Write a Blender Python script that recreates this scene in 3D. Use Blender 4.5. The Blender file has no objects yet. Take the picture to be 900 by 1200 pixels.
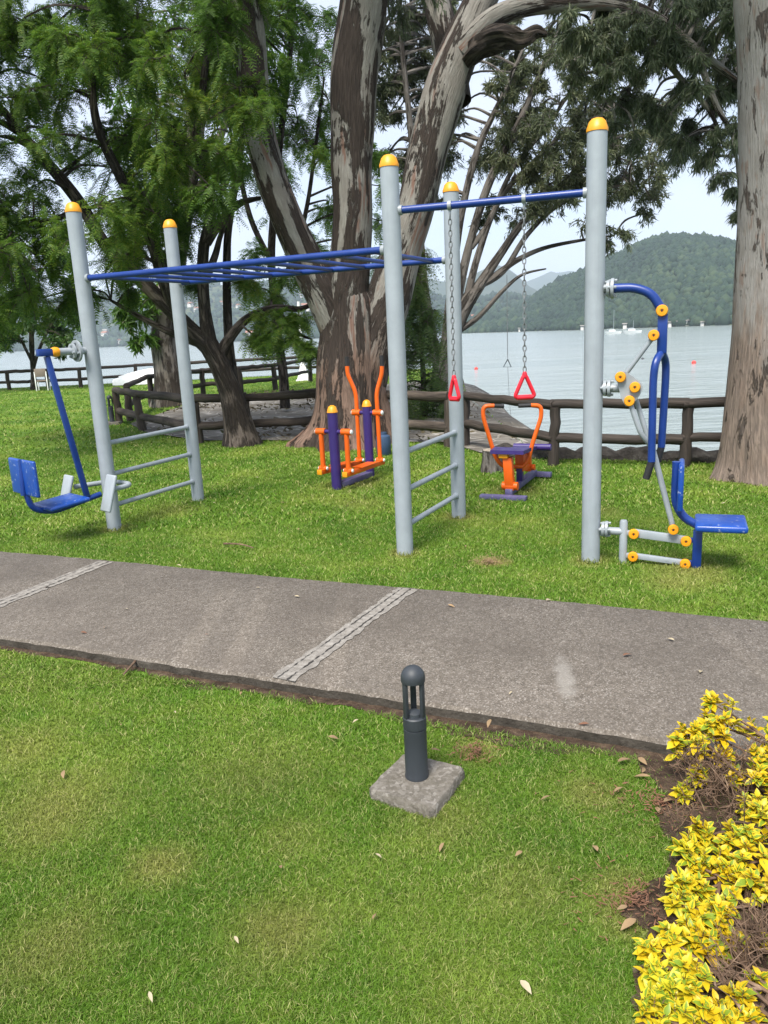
import bpy, bmesh, math, random
import numpy as np
from mathutils import Vector, Matrix

random.seed(7)
rng = np.random.default_rng(7)
S = bpy.context.scene
COL = S.collection
rad = math.radians

# ------------------------------------------------------------------ camera
F, PITCH, ROLL, CAMH = 904.87, rad(13.234), rad(-2.719), 1.6
fwd = Vector((0, math.cos(PITCH), -math.sin(PITCH)))
r0 = Vector((1, 0, 0)); u0 = r0.cross(fwd)
RT = math.cos(ROLL) * r0 + math.sin(ROLL) * u0
UP = -math.sin(ROLL) * r0 + math.cos(ROLL) * u0
CAMP = Vector((0, 0, CAMH))
cd = bpy.data.cameras.new('camera'); cam = bpy.data.objects.new('camera', cd); COL.objects.link(cam)
M3 = Matrix((RT, UP, -fwd)).transposed()
cam.matrix_world = Matrix.Translation(CAMP) @ M3.to_4x4()
cd.sensor_fit = 'VERTICAL'; cd.sensor_height = 36; cd.sensor_width = 27
cd.lens = F / 1200 * 36
cd.clip_start = 0.05; cd.clip_end = 30000
S.camera = cam

def ray(px, py): return fwd + RT * ((px - 450) / F) + UP * ((600 - py) / F)
def g(px, py, z=0.0):
    d = ray(px, py); return CAMP + d * ((z - CAMH) / d.z)
def at(px, py, Y):
    d = ray(px, py); return CAMP + d * (Y / d.y)
def on(px, py, P, d):                  # meet the sight line with the upright plane through P along d
    n = Vector((-d.y, d.x, 0)); v = ray(px, py)
    return CAMP + v * ((Vector((P.x, P.y, 0)) - Vector((0, 0, 0))).dot(n) / v.dot(n))
def proj(p):
    d = Vector(p) - CAMP; z = d.dot(fwd)
    return 450 + F * d.dot(RT) / z, 600 - F * d.dot(UP) / z

# ------------------------------------------------------------------ materials
class NT:
    def __init__(s, name):
        s.m = bpy.data.materials.new(name); s.m.use_nodes = True; s.t = s.m.node_tree
        s.t.nodes.clear(); s.out = s.n('ShaderNodeOutputMaterial')
    def n(s, kind, **kw):
        x = s.t.nodes.new(kind)
        for k, v in kw.items():
            if k in x.inputs: 
                try: x.inputs[k].default_value = v
                except Exception: pass
            else: setattr(x, k, v)
        return x
    def l(s, a, b): s.t.links.new(a, b)
    def coord(s, which='Object', scale=(1, 1, 1)):
        c = s.n('ShaderNodeTexCoord'); mp = s.n('ShaderNodeMapping'); mp.inputs['Scale'].default_value = scale
        s.l(c.outputs[which], mp.inputs['Vector']); return mp.outputs['Vector']
    def pos(s, scale=(1, 1, 1)):
        c = s.n('ShaderNodeNewGeometry'); mp = s.n('ShaderNodeMapping'); mp.inputs['Scale'].default_value = scale
        s.l(c.outputs['Position'], mp.inputs['Vector']); return mp.outputs['Vector']
    def noise(s, vec, scale, detail=4, rough=.55, dist=0):
        x = s.n('ShaderNodeTexNoise'); x.inputs['Scale'].default_value = scale; x.inputs['Detail'].default_value = detail
        x.inputs['Roughness'].default_value = rough; x.inputs['Distortion'].default_value = dist
        s.l(vec, x.inputs['Vector']); return x.outputs['Fac']
    def ramp(s, fac, stops):
        x = s.n('ShaderNodeValToRGB'); e = x.color_ramp.elements
        while len(e) < len(stops): e.new(.5)
        for i, (p, c) in enumerate(stops):
            e[i].position = p; e[i].color = (*c, 1) if len(c) == 3 else c
        s.l(fac, x.inputs['Fac']); return x.outputs['Color']
    def step(s, fac, a, b): return s.ramp(fac, [(a, (0, 0, 0)), (b, (1, 1, 1))])
    def mix(s, fac, a, b, mode='MIX'):
        x = s.n('ShaderNodeMix', data_type='RGBA', blend_type=mode)
        for v, k in ((fac, 0), (a, 6), (b, 7)):
            if isinstance(v, (int, float)): x.inputs[k].default_value = v
            elif isinstance(v, tuple): x.inputs[k].default_value = (*v, 1)
            else: s.l(v, x.inputs[k])
        return x.outputs[2]
    def math(s, op, a, b=None):
        x = s.n('ShaderNodeMath', operation=op)
        for i, v in enumerate((a, b)):
            if v is None: continue
            if isinstance(v, (int, float)): x.inputs[i].default_value = v
            else: s.l(v, x.inputs[i])
        return x.outputs[0]
    def bump(s, h, strength=.3, dist=.01):
        x = s.n('ShaderNodeBump'); x.inputs['Strength'].default_value = strength; x.inputs['Distance'].default_value = dist
        s.l(h, x.inputs['Height']); return x.outputs['Normal']
    def bsdf(s, col, rough=.6, metal=0, normal=None, spec=.5, coat=0):
        b = s.n('ShaderNodeBsdfPrincipled'); b.inputs['Metallic'].default_value = metal
        b.inputs['Specular IOR Level'].default_value = spec; b.inputs['Coat Weight'].default_value = coat
        if isinstance(col, tuple): b.inputs['Base Color'].default_value = (*col, 1)
        else: s.l(col, b.inputs['Base Color'])
        if isinstance(rough, (int, float)): b.inputs['Roughness'].default_value = rough
        else: s.l(rough, b.inputs['Roughness'])
        if normal: s.l(normal, b.inputs['Normal'])
        s.l(b.outputs[0], s.out.inputs['Surface']); return b

def mul(c, k): return tuple(min(1, x * k) for x in c)

def paint(name, col, rough=.38, wear=.12, spec=.5, chips=None):
    t = NT(name); v = t.pos()
    n1 = t.noise(v, 9, 5); n2 = t.noise(v, 90, 3)
    c = t.mix(t.step(n1, .3, .75), mul(col, 1 - wear), mul(col, 1 + wear))
    if chips:
        k = t.step(t.noise(v, 24, 7, .75), .60, .65)
        c = t.mix(t.math('MULTIPLY', k, .8), c, chips)
    c = t.mix(t.math('MULTIPLY', t.step(t.noise(t.pos((1, 1, .07)), 26, 5, .65), .50, .72), .30), c, mul(col, .68))
    r = t.math('ADD', t.math('MULTIPLY', n1, .30), rough - .12)
    t.bsdf(c, r, 0, t.bump(n2, .08, .004), spec); return t.m

def bark(name, pale, mid, dark, red=None, plates=(.46, .53), su=1.7, sv=.26, streak=1.0, low=None):
    t = NT(name)
    uv = t.coord('UV', (su, sv, 1)); uv2 = t.coord('UV', (9, 1.2, 1)); ps = t.pos()
    big = t.noise(uv, 2.0, 9, .66, .7)
    fib = t.noise(uv2, 4.0, 6, .65, .6)
    blotch = t.noise(ps, 1.3, 3)
    c = t.mix(t.math('ADD', t.math('MULTIPLY', t.step(fib, .3, .7), streak), .8 * (1 - streak)), mul(mid, .8), pale)
    c = t.mix(t.step(t.noise(ps, 4.5, 4), .45, .62), c, mid)
    if red:
        c = t.mix(t.math('MULTIPLY', t.step(t.noise(uv, 3.1, 5, .6, .4), .57, .64), .75), c, red)
    edge = t.math('ADD', big, t.math('MULTIPLY', t.math('SUBTRACT', blotch, .5), .5))
    edge = t.math('ADD', edge, t.math('MULTIPLY', t.math('SUBTRACT', t.noise(t.coord('UV', (7, 2.2, 1)), 3.0, 8, .75, .4), .5), .30))
    k = t.step(edge, plates[0], plates[1])
    if low:
        sz = t.n('ShaderNodeSeparateXYZ'); t.l(ps, sz.inputs[0])
        zz = t.math('ADD', sz.outputs['Z'], t.math('MULTIPLY', t.math('SUBTRACT', t.noise(uv, 2.5, 5), .5), 2.2))
        c = t.mix(t.math('MULTIPLY', t.math('SUBTRACT', 1.0, t.step(t.math('MULTIPLY', zz, .25), .30, .45)), .85), c, t.mix(t.step(fib, .35, .65), mul(low, .5), mul(low, 1.35)))
    dk = t.mix(t.step(fib, .35, .7), mul(dark, .55), mul(dark, 1.5))
    c = t.mix(k, c, dk)
    h = t.math('ADD', t.math('MULTIPLY', k, .8), t.math('MULTIPLY', fib, .55))
    t.bsdf(c, .85, 0, t.bump(h, 1.0, .05), .2); return t.m

def leafmat(name, c1, c2, c3=None, trans=.32, rough=.5, patch=.7):
    t = NT(name); geo = t.n('ShaderNodeNewGeometry')
    rnd = geo.outputs['Random Per Island']
    stops = [(0, c1), (1, c2)] if c3 is None else [(0, c1), (.6, c2), (1, c3)]
    pn = t.noise(t.pos(), patch, 3)
    f = t.math('ADD', t.math('MULTIPLY', rnd, .55), t.math('MULTIPLY', t.math('SUBTRACT', pn, .3), 1.1))
    c = t.ramp(f, stops)
    b = t.bsdf(c, rough, 0, None, .35)
    tr = t.n('ShaderNodeBsdfTranslucent'); t.l(c, tr.inputs['Color'])
    mx = t.n('ShaderNodeMixShader'); mx.inputs[0].default_value = trans
    t.l(b.outputs[0], mx.inputs[1]); t.l(tr.outputs[0], mx.inputs[2]); t.l(mx.outputs[0], t.out.inputs['Surface'])
    return t.m

M = {}
M['grey'] = paint('grey_paint', (.29, .325, .358), .44, .08, chips=None)
M['galv'] = paint('galvanised_steel', (.27, .30, .325), .36, .12)
M['blue'] = paint('blue_paint', (.005, .033, .20), .34, .12)
M['blue_worn'] = paint('worn_blue_plastic', (.006, .055, .30), .3, .15, .6, chips=(.55, .6, .68))
M['yellow'] = paint('amber_plastic', (.74, .30, .008), .4, .08)
M['orange'] = paint('orange_paint', (.72, .11, .004), .38, .08)
M['purple'] = paint('purple_paint', (.034, .018, .135), .38, .12)
M['purple_dull'] = paint('weathered_purple_paint', (.10, .09, .20), .5, .2, chips=(.25, .24, .26))
M['black'] = paint('black_rubber', (.016, .016, .018), .6, .1)
M['red'] = paint('red_plastic', (.62, .012, .03), .35, .08)
M['chain'] = paint('chain_steel', (.16, .17, .18), .45, .3)
M['lamp'] = paint('charcoal_metal', (.028, .033, .040), .48, .12)
M['white'] = paint('white_paint', (.78, .79, .78), .5, .06)
M['pale_blue'] = paint('dull_blue_plastic', (.03, .06, .12), .5, .15)
M['wood_chair'] = paint('weathered_board', (.20, .16, .13), .8, .2)
M['buoy'] = paint('buoy_red', (.7, .05, .04), .5, .1)
M['buoy_dark'] = paint('buoy_dark', (.05, .05, .06), .5, .1)
M['roof'] = paint('clay_tile', (.30, .13, .08), .8, .2)
M['house'] = paint('house_plaster', (.62, .60, .56), .8, .1)
M['roof_grey'] = paint('far_roof', (.24, .22, .20), .8, .2)
M['window'] = paint('window_glass', (.05, .06, .07), .2, .1)

M['bark_main'] = bark('peeling_eucalyptus_bark', (.30, .285, .258), (.20, .182, .162), (.042, .032, .027), (.17, .080, .055), (.49, .515), low=(.16, .095, .068))
M['bark_right'] = bark('smooth_eucalyptus_bark', (.30, .285, .27), (.23, .212, .196), (.09, .072, .062), (.21, .15, .122), (.60, .64), streak=.35, su=2.4, sv=1.0, low=(.19, .14, .11))
M['bark_back'] = bark('grey_eucalyptus_bark', (.30, .27, .24), (.18, .155, .13), (.05, .04, .033), None, (.48, .56))
M['bark_thin'] = bark('slender_stem_bark', (.20, .185, .17), (.125, .11, .098), (.05, .042, .036), None, (.52, .60), 4, .8)
M['bark_jac'] = bark('dark_ridged_bark', (.15, .125, .105), (.085, .068, .056), (.028, .022, .018), None, (.45, .58), 6, 1.5)
M['leaf_jac'] = leafmat('ferny_leaf', (.036, .088, .016), (.100, .190, .024), (.24, .29, .040), .5)
M['leaf_jac_back'] = leafmat('ferny_leaf_deep', (.042, .100, .016), (.100, .205, .026), (.22, .29, .04), .52)
M['leaf_euc'] = leafmat('gum_leaf', (.060, .088, .050), (.125, .158, .085), (.23, .24, .13), .42)
M['leaf_euc_far'] = leafmat('gum_leaf_olive', (.060, .082, .044), (.125, .15, .075), (.23, .23, .12), .42)
M['leaf_conifer'] = leafmat('conifer_spray', (.028, .075, .020), (.075, .135, .026), (.18, .22, .035), .4)
M['leaf_round'] = leafmat('round_tree_leaf', (.018, .055, .012), (.045, .105, .020), (.13, .18, .03), .4)
M['forest'] = leafmat('hillside_forest', (.004, .016, .011), (.014, .035, .018), (.046, .070, .029), 0, .8, .013)

def lawn_color(t, blade):
    P = t.pos(); geo = t.n('ShaderNodeNewGeometry')
    big = t.noise(P, .9, 4, .6); mid = t.noise(P, 5.0, 4, .6); fine = t.noise(P, 60, 3)
    c = t.ramp(big, [(.32, (.070, .162, .012)), (.50, (.118, .225, .021)), (.66, (.205, .290, .042))])
    c = t.mix(t.math('MULTIPLY', t.step(mid, .48, .72), .42), c, (.195, .245, .038))
    # dry, worn or leafy patches (x, y, radius, strength)
    acc = None
    for (x, y, r, k) in PATCHES:
        vd = t.n('ShaderNodeVectorMath', operation='DISTANCE'); t.l(geo.outputs['Position'], vd.inputs[0])
        vd.inputs[1].default_value = (x, y, 0)
        d = t.math('ADD', vd.outputs['Value'], t.math('MULTIPLY', t.math('SUBTRACT', mid, .5), r * 1.6))
        mr = t.n('ShaderNodeMapRange'); mr.inputs[1].default_value = r * 1.15; mr.inputs[2].default_value = r * .25
        mr.inputs[3].default_value = 0; mr.inputs[4].default_value = k
        t.l(d, mr.inputs[0]); o = mr.outputs[0]
        acc = o if acc is None else t.math('MAXIMUM', acc, o)
    c = t.mix(acc, c, (.30, .26, .085))
    if blade:
        rnd = geo.outputs['Random Per Island']
        c = t.mix(t.math('MULTIPLY', t.step(rnd, .80, .90), .8), c, (.30, .28, .12))
        br = t.math('ADD', t.math('MULTIPLY', rnd, .85), .62)
        c = t.mix(1.0, c, t.n('ShaderNodeCombineColor').outputs[0], 'MULTIPLY') if False else c
        hs = t.n('ShaderNodeHueSaturation'); t.l(c, hs.inputs['Color']); t.l(br, hs.inputs['Value']); c = hs.outputs['Color']
    return c, fine

# ------------------------------------------------------------------ mesh helpers
class MB:
    def __init__(s): s.v = []; s.f = []; s.uv = []; s.flat = set()
    def add(s, verts, faces, uvs=None, flat=False):
        o = len(s.v); s.v += [Vector(p) for p in verts]
        s.uv += list(uvs) if uvs else [(p[0], p[1]) for p in verts]
        for f in faces:
            if flat: s.flat.add(len(s.f))
            s.f.append([i + o for i in f])
    def tube(s, pts, r, seg=12, caps=True, rfun=None, v0=0.0):
        pts = [Vector(p) for p in pts]; n = len(pts)
        rs = r if isinstance(r, (list, tuple)) else [r] * n
        T = []
        for i in range(n):
            a = pts[max(0, i - 1)]; b = pts[min(n - 1, i + 1)]
            T.append((b - a).normalized())
        ref = Vector((0, 0, 1)) if abs(T[0].z) < .9 else Vector((0, 1, 0))
        N = (ref - T[0] * ref.dot(T[0])).normalized()
        vs, uv = [], []; L = v0
        for i in range(n):
            if i:
                L += (pts[i] - pts[i - 1]).length
                N = N - T[i] * N.dot(T[i])
                N = N.normalized() if N.length > 1e-6 else T[i].orthogonal().normalized()
            B = T[i].cross(N)
            for k in range(seg + 1):
                a = 2 * math.pi * (k % seg) / seg
                rr = rs[i] * (rfun(i / (n - 1), a, pts[i]) if rfun else 1)
                vs.append(pts[i] + N * math.cos(a) * rr + B * math.sin(a) * rr)
                uv.append((k / seg * 2 * math.pi * max(rs), L))
        fs = []
        for i in range(n - 1):
            for k in range(seg):
                a = i * (seg + 1) + k
                fs.append([a, a + 1, a + seg + 2, a + seg + 1])
        s.add(vs, fs, uv)
        if caps:
            for i, rev in ((0, True), (n - 1, False)):
                ring = vs[i * (seg + 1): i * (seg + 1) + seg]
                idx = list(range(seg))
                s.add(ring, [idx[::-1] if rev else idx], [(0, 0)] * seg, flat=True)
        return s
    def lathe(s, prof, o=(0, 0, 0), axis=(0, 0, 1), seg=20):
        o = Vector(o); ax = Vector(axis).normalized(); X = ax.orthogonal().normalized(); Y = ax.cross(X)
        vs, uv = [], []
        for (r, z) in prof:
            for k in range(seg + 1):
                a = 2 * math.pi * (k % seg) / seg
                vs.append(o + X * math.cos(a) * r + Y * math.sin(a) * r + ax * z); uv.append((k / seg, z))
        fs = []
        for i in range(len(prof) - 1):
            for k in range(seg):
                a = i * (seg + 1) + k
                fs.append([a, a + 1, a + seg + 2, a + seg + 1])
        s.add(vs, fs, uv); return s
    def box(s, c, ax, ay, az, sx, sy, sz, bev=.006, segs=2):
        bm = bmesh.new(); bmesh.ops.create_cube(bm, size=1)
        bmesh.ops.scale(bm, vec=(sx, sy, sz), verts=bm.verts)
        b = min(bev, .45 * min(sx, sy, sz))
        if b > 0: bmesh.ops.bevel(bm, geom=bm.edges[:], offset=b, segments=segs, affect='EDGES', profile=.5)
        c = Vector(c); ax, ay, az = Vector(ax), Vector(ay), Vector(az)
        bm.verts.index_update()
        vs = [c + ax * v.co.x + ay * v.co.y + az * v.co.z for v in bm.verts]
        s.add(vs, [[v.index for v in f.verts] for f in bm.faces]); bm.free(); return s
    def bar(s, a, b, w, h, up=(0, 0, 1), bev=.004):       # square section bar from a to b
        a, b = Vector(a), Vector(b); d = (b - a); L = d.length; d.normalize(); up = Vector(up)
        y = up.cross(d)
        y = y.normalized() if y.length > 1e-4 else d.orthogonal().normalized()
        z = d.cross(y)
        return s.box((a + b) / 2, d, y, z, L, w, h, bev)
    def prism(s, outline, n, th):                          # closed 3-D outline thickened along n
        n = Vector(n).normalized(); k = len(outline)
        A = [Vector(p) + n * th / 2 for p in outline]; B = [Vector(p) - n * th / 2 for p in outline]
        fs = [list(range(k)), list(range(2 * k - 1, k - 1, -1))]
        fs += [[i, i + k, (i + 1) % k + k, (i + 1) % k] for i in range(k)]
        s.add(A + B, fs, flat=True); return s
    def build(s, name, mat, parent=None, smooth=True, base=None):
        me = bpy.data.meshes.new(name)
        off = base if base is not None else (parent['_b'] if parent is not None else (0, 0, 0))
        off = Vector(off)
        me.from_pydata([tuple(v - off) for v in s.v], [], s.f)
        ul = me.uv_layers.new(name='UVMap')
        li = np.empty(len(me.loops), dtype=np.int32); me.loops.foreach_get('vertex_index', li)
        ul.data.foreach_set('uv', np.array(s.uv, dtype=np.float32)[li].ravel())
        if smooth:
            fl = np.ones(len(me.polygons), dtype=bool)
            for i in s.flat: fl[i] = False
            me.polygons.foreach_set('use_smooth', fl)
        me.update()
        if smooth:
            try: me.set_sharp_from_angle(angle=rad(42))
            except Exception: pass
        me.materials.append(mat)
        o = bpy.data.objects.new(name, me); COL.objects.link(o)
        if parent is not None: o.parent = parent; o['_b'] = list(off)
        else: o.location = off; o['_b'] = list(off)
        return o

def npmesh(name, V, Fc, mat, parent=None, smooth=False, base=None, uv=None):
    me = bpy.data.meshes.new(name)
    off = np.array(list(base if base is not None else (parent['_b'] if parent is not None else (0, 0, 0))), dtype=np.float64)
    V = np.asarray(V) - off; k = Fc.shape[1]
    me.vertices.add(len(V)); me.vertices.foreach_set('co', V.astype(np.float32).ravel())
    me.loops.add(Fc.size); me.loops.foreach_set('vertex_index', Fc.astype(np.int32).ravel())
    me.polygons.add(len(Fc)); me.polygons.foreach_set('loop_start', np.arange(0, Fc.size, k, dtype=np.int32))
    me.polygons.foreach_set('loop_total', np.full(len(Fc), k, dtype=np.int32))
    if smooth: me.polygons.foreach_set('use_smooth', np.ones(len(Fc), dtype=bool))
    if uv is not None:
        ul = me.uv_layers.new(name='UVMap'); ul.data.foreach_set('uv', uv[Fc.ravel()].astype(np.float32).ravel())
    me.update(calc_edges=True); me.validate()
    me.materials.append(mat)
    o = bpy.data.objects.new(name, me); COL.objects.link(o)
    if parent is not None: o.parent = parent
    else: o.location = off
    o['_b'] = list(map(float, off))
    return o

def thing(name, label, cat, loc, group=None):
    o = bpy.data.objects.new(name, None); COL.objects.link(o); o.location = loc; o.empty_display_size = .2
    o['label'] = label; o['category'] = cat; o['_b'] = list(Vector(loc))
    if group: o['group'] = group
    return o
def tag(o, label, cat, group=None):
    o['label'] = label; o['category'] = cat
    if group: o['group'] = group
    return o
def struct(o, kind='structure'): o['kind'] = kind; return o
def dup(root, loc, rotz=0, label=None, scale=None):
    r = root.copy(); COL.objects.link(r); r.location = loc; r.rotation_euler = (0, 0, rotz)
    if scale: r.scale = (scale,) * 3
    if label: r['label'] = label
    def rec(src, dst):
        for ch in src.children:
            c = ch.copy(); COL.objects.link(c); c.parent = dst; rec(ch, c)
    rec(root, r); return r

def spline(pts, n=8):
    P = [Vector(p) for p in pts]; out = []
    for i in range(len(P) - 1):
        p0 = P[max(0, i - 1)]; p1 = P[i]; p2 = P[i + 1]; p3 = P[min(len(P) - 1, i + 2)]
        for k in range(n):
            t = k / n
            out.append(.5 * ((2 * p1) + (p2 - p0) * t + (2 * p0 - 5 * p1 + 4 * p2 - p3) * t * t + (3 * p1 - p0 - 3 * p2 + p3) * t ** 3))
    out.append(P[-1]); return out
def lerps(vals, m):
    x = np.linspace(0, len(vals) - 1, m); return list(np.interp(x, range(len(vals)), vals))
def rounded(pts, r, n=6):                                  # polyline with rounded corners
    P = [Vector(p) for p in pts]; out = [P[0]]
    for i in range(1, len(P) - 1):
        a = P[i - 1] - P[i]; b = P[i + 1] - P[i]; k = min(r, a.length * .48, b.length * .48)
        A = P[i] + a.normalized() * k; B = P[i] + b.normalized() * k
        for j in range(n + 1):
            t = j / n; out.append(A * (1 - t) ** 2 + P[i] * 2 * t * (1 - t) + B * t * t)
    out.append(P[-1]); return out
V3 = Vector
def xy(p): return Vector((p.x, p.y, 0))

# ------------------------------------------------------------------ the setting: lawn, lake, path
LAKE = -4.0
SHORE = [(60, -8), (22, 4.2), (9, 7.2), (6, 7.85), (3.65, 8.48), (2.6, 8.98), (2.0, 9.15), (1.95, 10.4), (2.02, 13.5), (2.05, 17.5), (2.5, 23),
         (3.0, 28), (2.6, 31.6), (0, 32.2), (-9, 31.9), (-18, 32.6), (-30, 34), (-60, 38), (-60, -14), (60, -14)]
PATCHES = []
for (px, py, r, k) in [(575, 659, .13, .95), (190, 1015, .13, .55), (790, 682, .22, .5), (60, 950, .3, .45), (330, 1090, .18, .5), (520, 960, .2, .3), (300, 900, .3, .25), (610, 1040, .2, .3), (560, 880, .12, .5),
                       (700, 600, .25, .35), (310, 510, .5, .6), (420, 590, .3, .3), (20, 880, .25, .35), (690, 930, .14, .45), (740, 1060, .16, .6),
                       (880, 560, .5, .5), (200, 600, .35, .3), (60, 1110, .2, .4), (340, 980, .14, .25)]:
    q = g(px, py); PATCHES.append((q.x, q.y, r, k))
PATCHES += [(-2.384, 6.634, .16, .6), (.141, 5.448, .15, .6), (.644, 6.476, .17, .7), (1.397, 5.057, .15, .6), (1.95, 4.75, .3, .55), (-.3, 8.2, .45, .45), (1.3, 7.4, .4, .4)]

NF0, NF1 = g(0, 757), g(780, 885); FF0, FF1 = g(0, 653), g(900, 738)
pd = (xy(FF1) - xy(FF0)).normalized(); pn = Vector((-pd.y, pd.x, 0))
nd = (xy(NF1) - xy(NF0)).normalized()
def far_edge(x): return FF0.y + (x - FF0.x) * pd.y / pd.x
def near_edge(x): return NF0.y + (x - NF0.x) * nd.y / nd.x
PATHZ = .055

def inside(poly, x, y):
    c = np.zeros(x.shape, bool); n = len(poly)
    for i in range(n):
        x1, y1 = poly[i]; x2, y2 = poly[(i + 1) % n]
        if y1 == y2: continue
        m = ((y1 > y) != (y2 > y)) & (x < (x2 - x1) * (y - y1) / (y2 - y1) + x1)
        c ^= m
    return c

# lake bed: one sheet that reaches the horizon
t = NT('lake_bed_mud'); t.bsdf(t.ramp(t.noise(t.pos(), .05), [(.3, (.08, .075, .06)), (.7, (.14, .13, .10))]), .9); M['bed'] = t.m
b = MB(); b.add([(-5300, -5300, -9), (5300, -5300, -9), (5300, 5300, -9), (-5300, 5300, -9)], [[0, 1, 2, 3]])
struct(b.build('ground', M['bed'], smooth=False))

# lake
t = NT('lake_water'); P = t.pos((1, 1, 1)); ps = t.pos((.5, 1.5, 1))
n1 = t.noise(ps, .9, 6, .62, .6); n2 = t.noise(t.pos((.03, .10, 1)), 1.0, 4, .6, .5)
n3 = t.noise(t.pos((.006, .03, 1)), 1.0, 3)
h = t.math('ADD', t.math('MULTIPLY', n1, .16), t.math('MULTIPLY', n2, 1.1))
col = t.ramp(n3, [(.35, (.21, .25, .235)), (.65, (.27, .305, .285))])
t.bsdf(col, .16, 0, t.bump(h, .75, 1.0), .5); M['water'] = t.m
b = MB(); b.add([(-5200, -5200, LAKE), (5200, -5200, LAKE), (5200, 5200, LAKE), (-5200, 5200, LAKE)], [[0, 1, 2, 3]])
struct(b.build('lake_water', M['water'], smooth=False))

# lawn sheet with its bank falling into the lake
t = NT('lawn_turf'); c, fine = lawn_color(t, False)
c = t.mix(1.0, c, t.ramp(fine, [(.3, (.55, .55, .5)), (.7, (1, 1, 1))]), 'MULTIPLY')
t.bsdf(c, .9, 0, t.bump(t.math('ADD', fine, t.noise(t.pos(), 14, 5)), .9, .03), .15); M['lawn'] = t.m
t = NT('earth_bank'); t.bsdf(t.ramp(t.noise(t.pos(), 2.2, 6), [(.3, (.05, .045, .03)), (.6, (.13, .115, .08)), (.8, (.06, .075, .025))]), .95, 0,
                             t.bump(t.noise(t.pos(), 6, 6), .9, .08), .2); M['bank'] = t.m
b = MB(); n = len(SHORE); b.add([(x, y, 0) for x, y in SHORE], [list(range(n))]); struct(b.build('lawn', M['lawn'], smooth=False))
b = MB(); c0 = Vector((-2, 12, 0)); rim = [Vector((x, y, -.012)) for x, y in SHORE]
out = []
for i in range(n):
    a, bb = Vector(SHORE[i - 1]), Vector(SHORE[(i + 1) % n]); d = (bb - a).normalized(); nn = Vector((d.y, -d.x, 0))
    out.append(rim[i] + nn * 2.2 + Vector((0, 0, -8)))
b.add(rim + out, [[i, (i + 1) % n, (i + 1) % n + n, i + n] for i in range(n)]); bank = b.build('lake_bank', M['bank'], smooth=False); struct(bank)

# concrete path: slab sheet with broken near edge, plus mortar joints
t = NT('exposed_aggregate_concrete'); P = t.pos()
vor = t.n('ShaderNodeTexVoronoi'); vor.inputs['Scale'].default_value = 165; t.l(P, vor.inputs['Vector'])
agg = t.ramp(vor.outputs['Color'], [(.15, (.078, .065, .050)), (.45, (.136, .114, .090)), (.70, (.188, .160, .129)), (.90, (.38, .345, .305))])
vor2 = t.n('ShaderNodeTexVoronoi'); vor2.inputs['Scale'].default_value = 46; t.l(P, vor2.inputs['Vector'])
agg = t.mix(.35, agg, t.ramp(vor2.outputs['Color'], [(.2, (.075, .066, .057)), (.8, (.19, .167, .148))]))
big = t.noise(P, 1.6, 5, .6); c = t.mix(t.math('MULTIPLY', t.step(big, .38, .66), .55), agg, (.088, .074, .061))
c = t.mix(t.math('MULTIPLY', t.step(t.noise(P, 7, 6, .7), .56, .78), .25), c, (.20, .18, .155))
sp = g(662, 808); geo = t.n('ShaderNodeNewGeometry')
mp = t.n('ShaderNodeMapping', vector_type='TEXTURE'); mp.inputs['Location'].default_value = (sp.x, sp.y, PATHZ); mp.inputs['Rotation'].default_value = (0, 0, rad(-8)); mp.inputs['Scale'].default_value = (.05, .26, 1)
t.l(geo.outputs['Position'], mp.inputs['Vector']); ln = t.n('ShaderNodeVectorMath', operation='LENGTH'); t.l(mp.outputs['Vector'], ln.inputs[0])
stain = t.math('SUBTRACT', 1.0, t.step(t.math('ADD', ln.outputs['Value'], t.math('MULTIPLY', t.math('SUBTRACT', t.noise(P, 16, 5, .7), .5), 1.5)), .45, 1.0))
c = t.mix(t.math('MULTIPLY', stain, .55), c, (.30, .28, .25))
t.bsdf(c, .82, 0, t.bump(vor.outputs['Distance'], .5, .006), .3); M['path'] = t.m
t = NT('mortar_band'); P = t.pos()
c = t.ramp(t.noise(P, 30, 6, .7), [(.3, (.12, .108, .095)), (.55, (.24, .222, .20)), (.75, (.33, .31, .28))])
t.bsdf(c, .9, 0, t.bump(t.noise(P, 70, 4), .5, .006), .2); M['mortar'] = t.m
t = NT('dark_joint'); t.bsdf((.035, .03, .026), .95); M['joint'] = t.m

xs = np.linspace(-14, 12, 521)
b = MB(); vs = []; fs = []
for i, x in enumerate(xs):
    jn = .006 * math.sin(x * 3.1) + random.uniform(-.007, .007) + (.014 * max(0, math.sin(x * 1.3 + 2)) ** 6)
    jf = random.uniform(-.006, .006) + .012 * math.sin(x * 2.3)
    yn, yf = near_edge(x) + jn, far_edge(x) + jf
    vs += [(x, yn, -.05), (x, yn + .004, PATHZ - .014), (x, yn + .02, PATHZ), (x, yf - .015, PATHZ), (x, yf, PATHZ - .012), (x, yf, -.05)]
for i in range(len(xs) - 1):
    for k in range(1, 5): a = i * 6 + k; fs.append([a, a + 6, a + 7, a + 1])
b.add(vs, fs); pth = b.build('path', M['path']); struct(pth)
t = NT('soiled_shaded_slab_edge'); P = t.pos()  # near slab face: dirty concrete, with its shade also painted into the dark colour
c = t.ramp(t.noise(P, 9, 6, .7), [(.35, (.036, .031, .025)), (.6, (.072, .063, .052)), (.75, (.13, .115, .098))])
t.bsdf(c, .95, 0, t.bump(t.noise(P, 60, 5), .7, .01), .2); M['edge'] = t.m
b = MB(); b.add([vs[i * 6 + k] for i in range(len(xs)) for k in (0, 1)], [[2 * i, 2 * i + 2, 2 * i + 3, 2 * i + 1] for i in range(len(xs) - 1)]); struct(b.build('path_edge', M['edge']))
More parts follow.
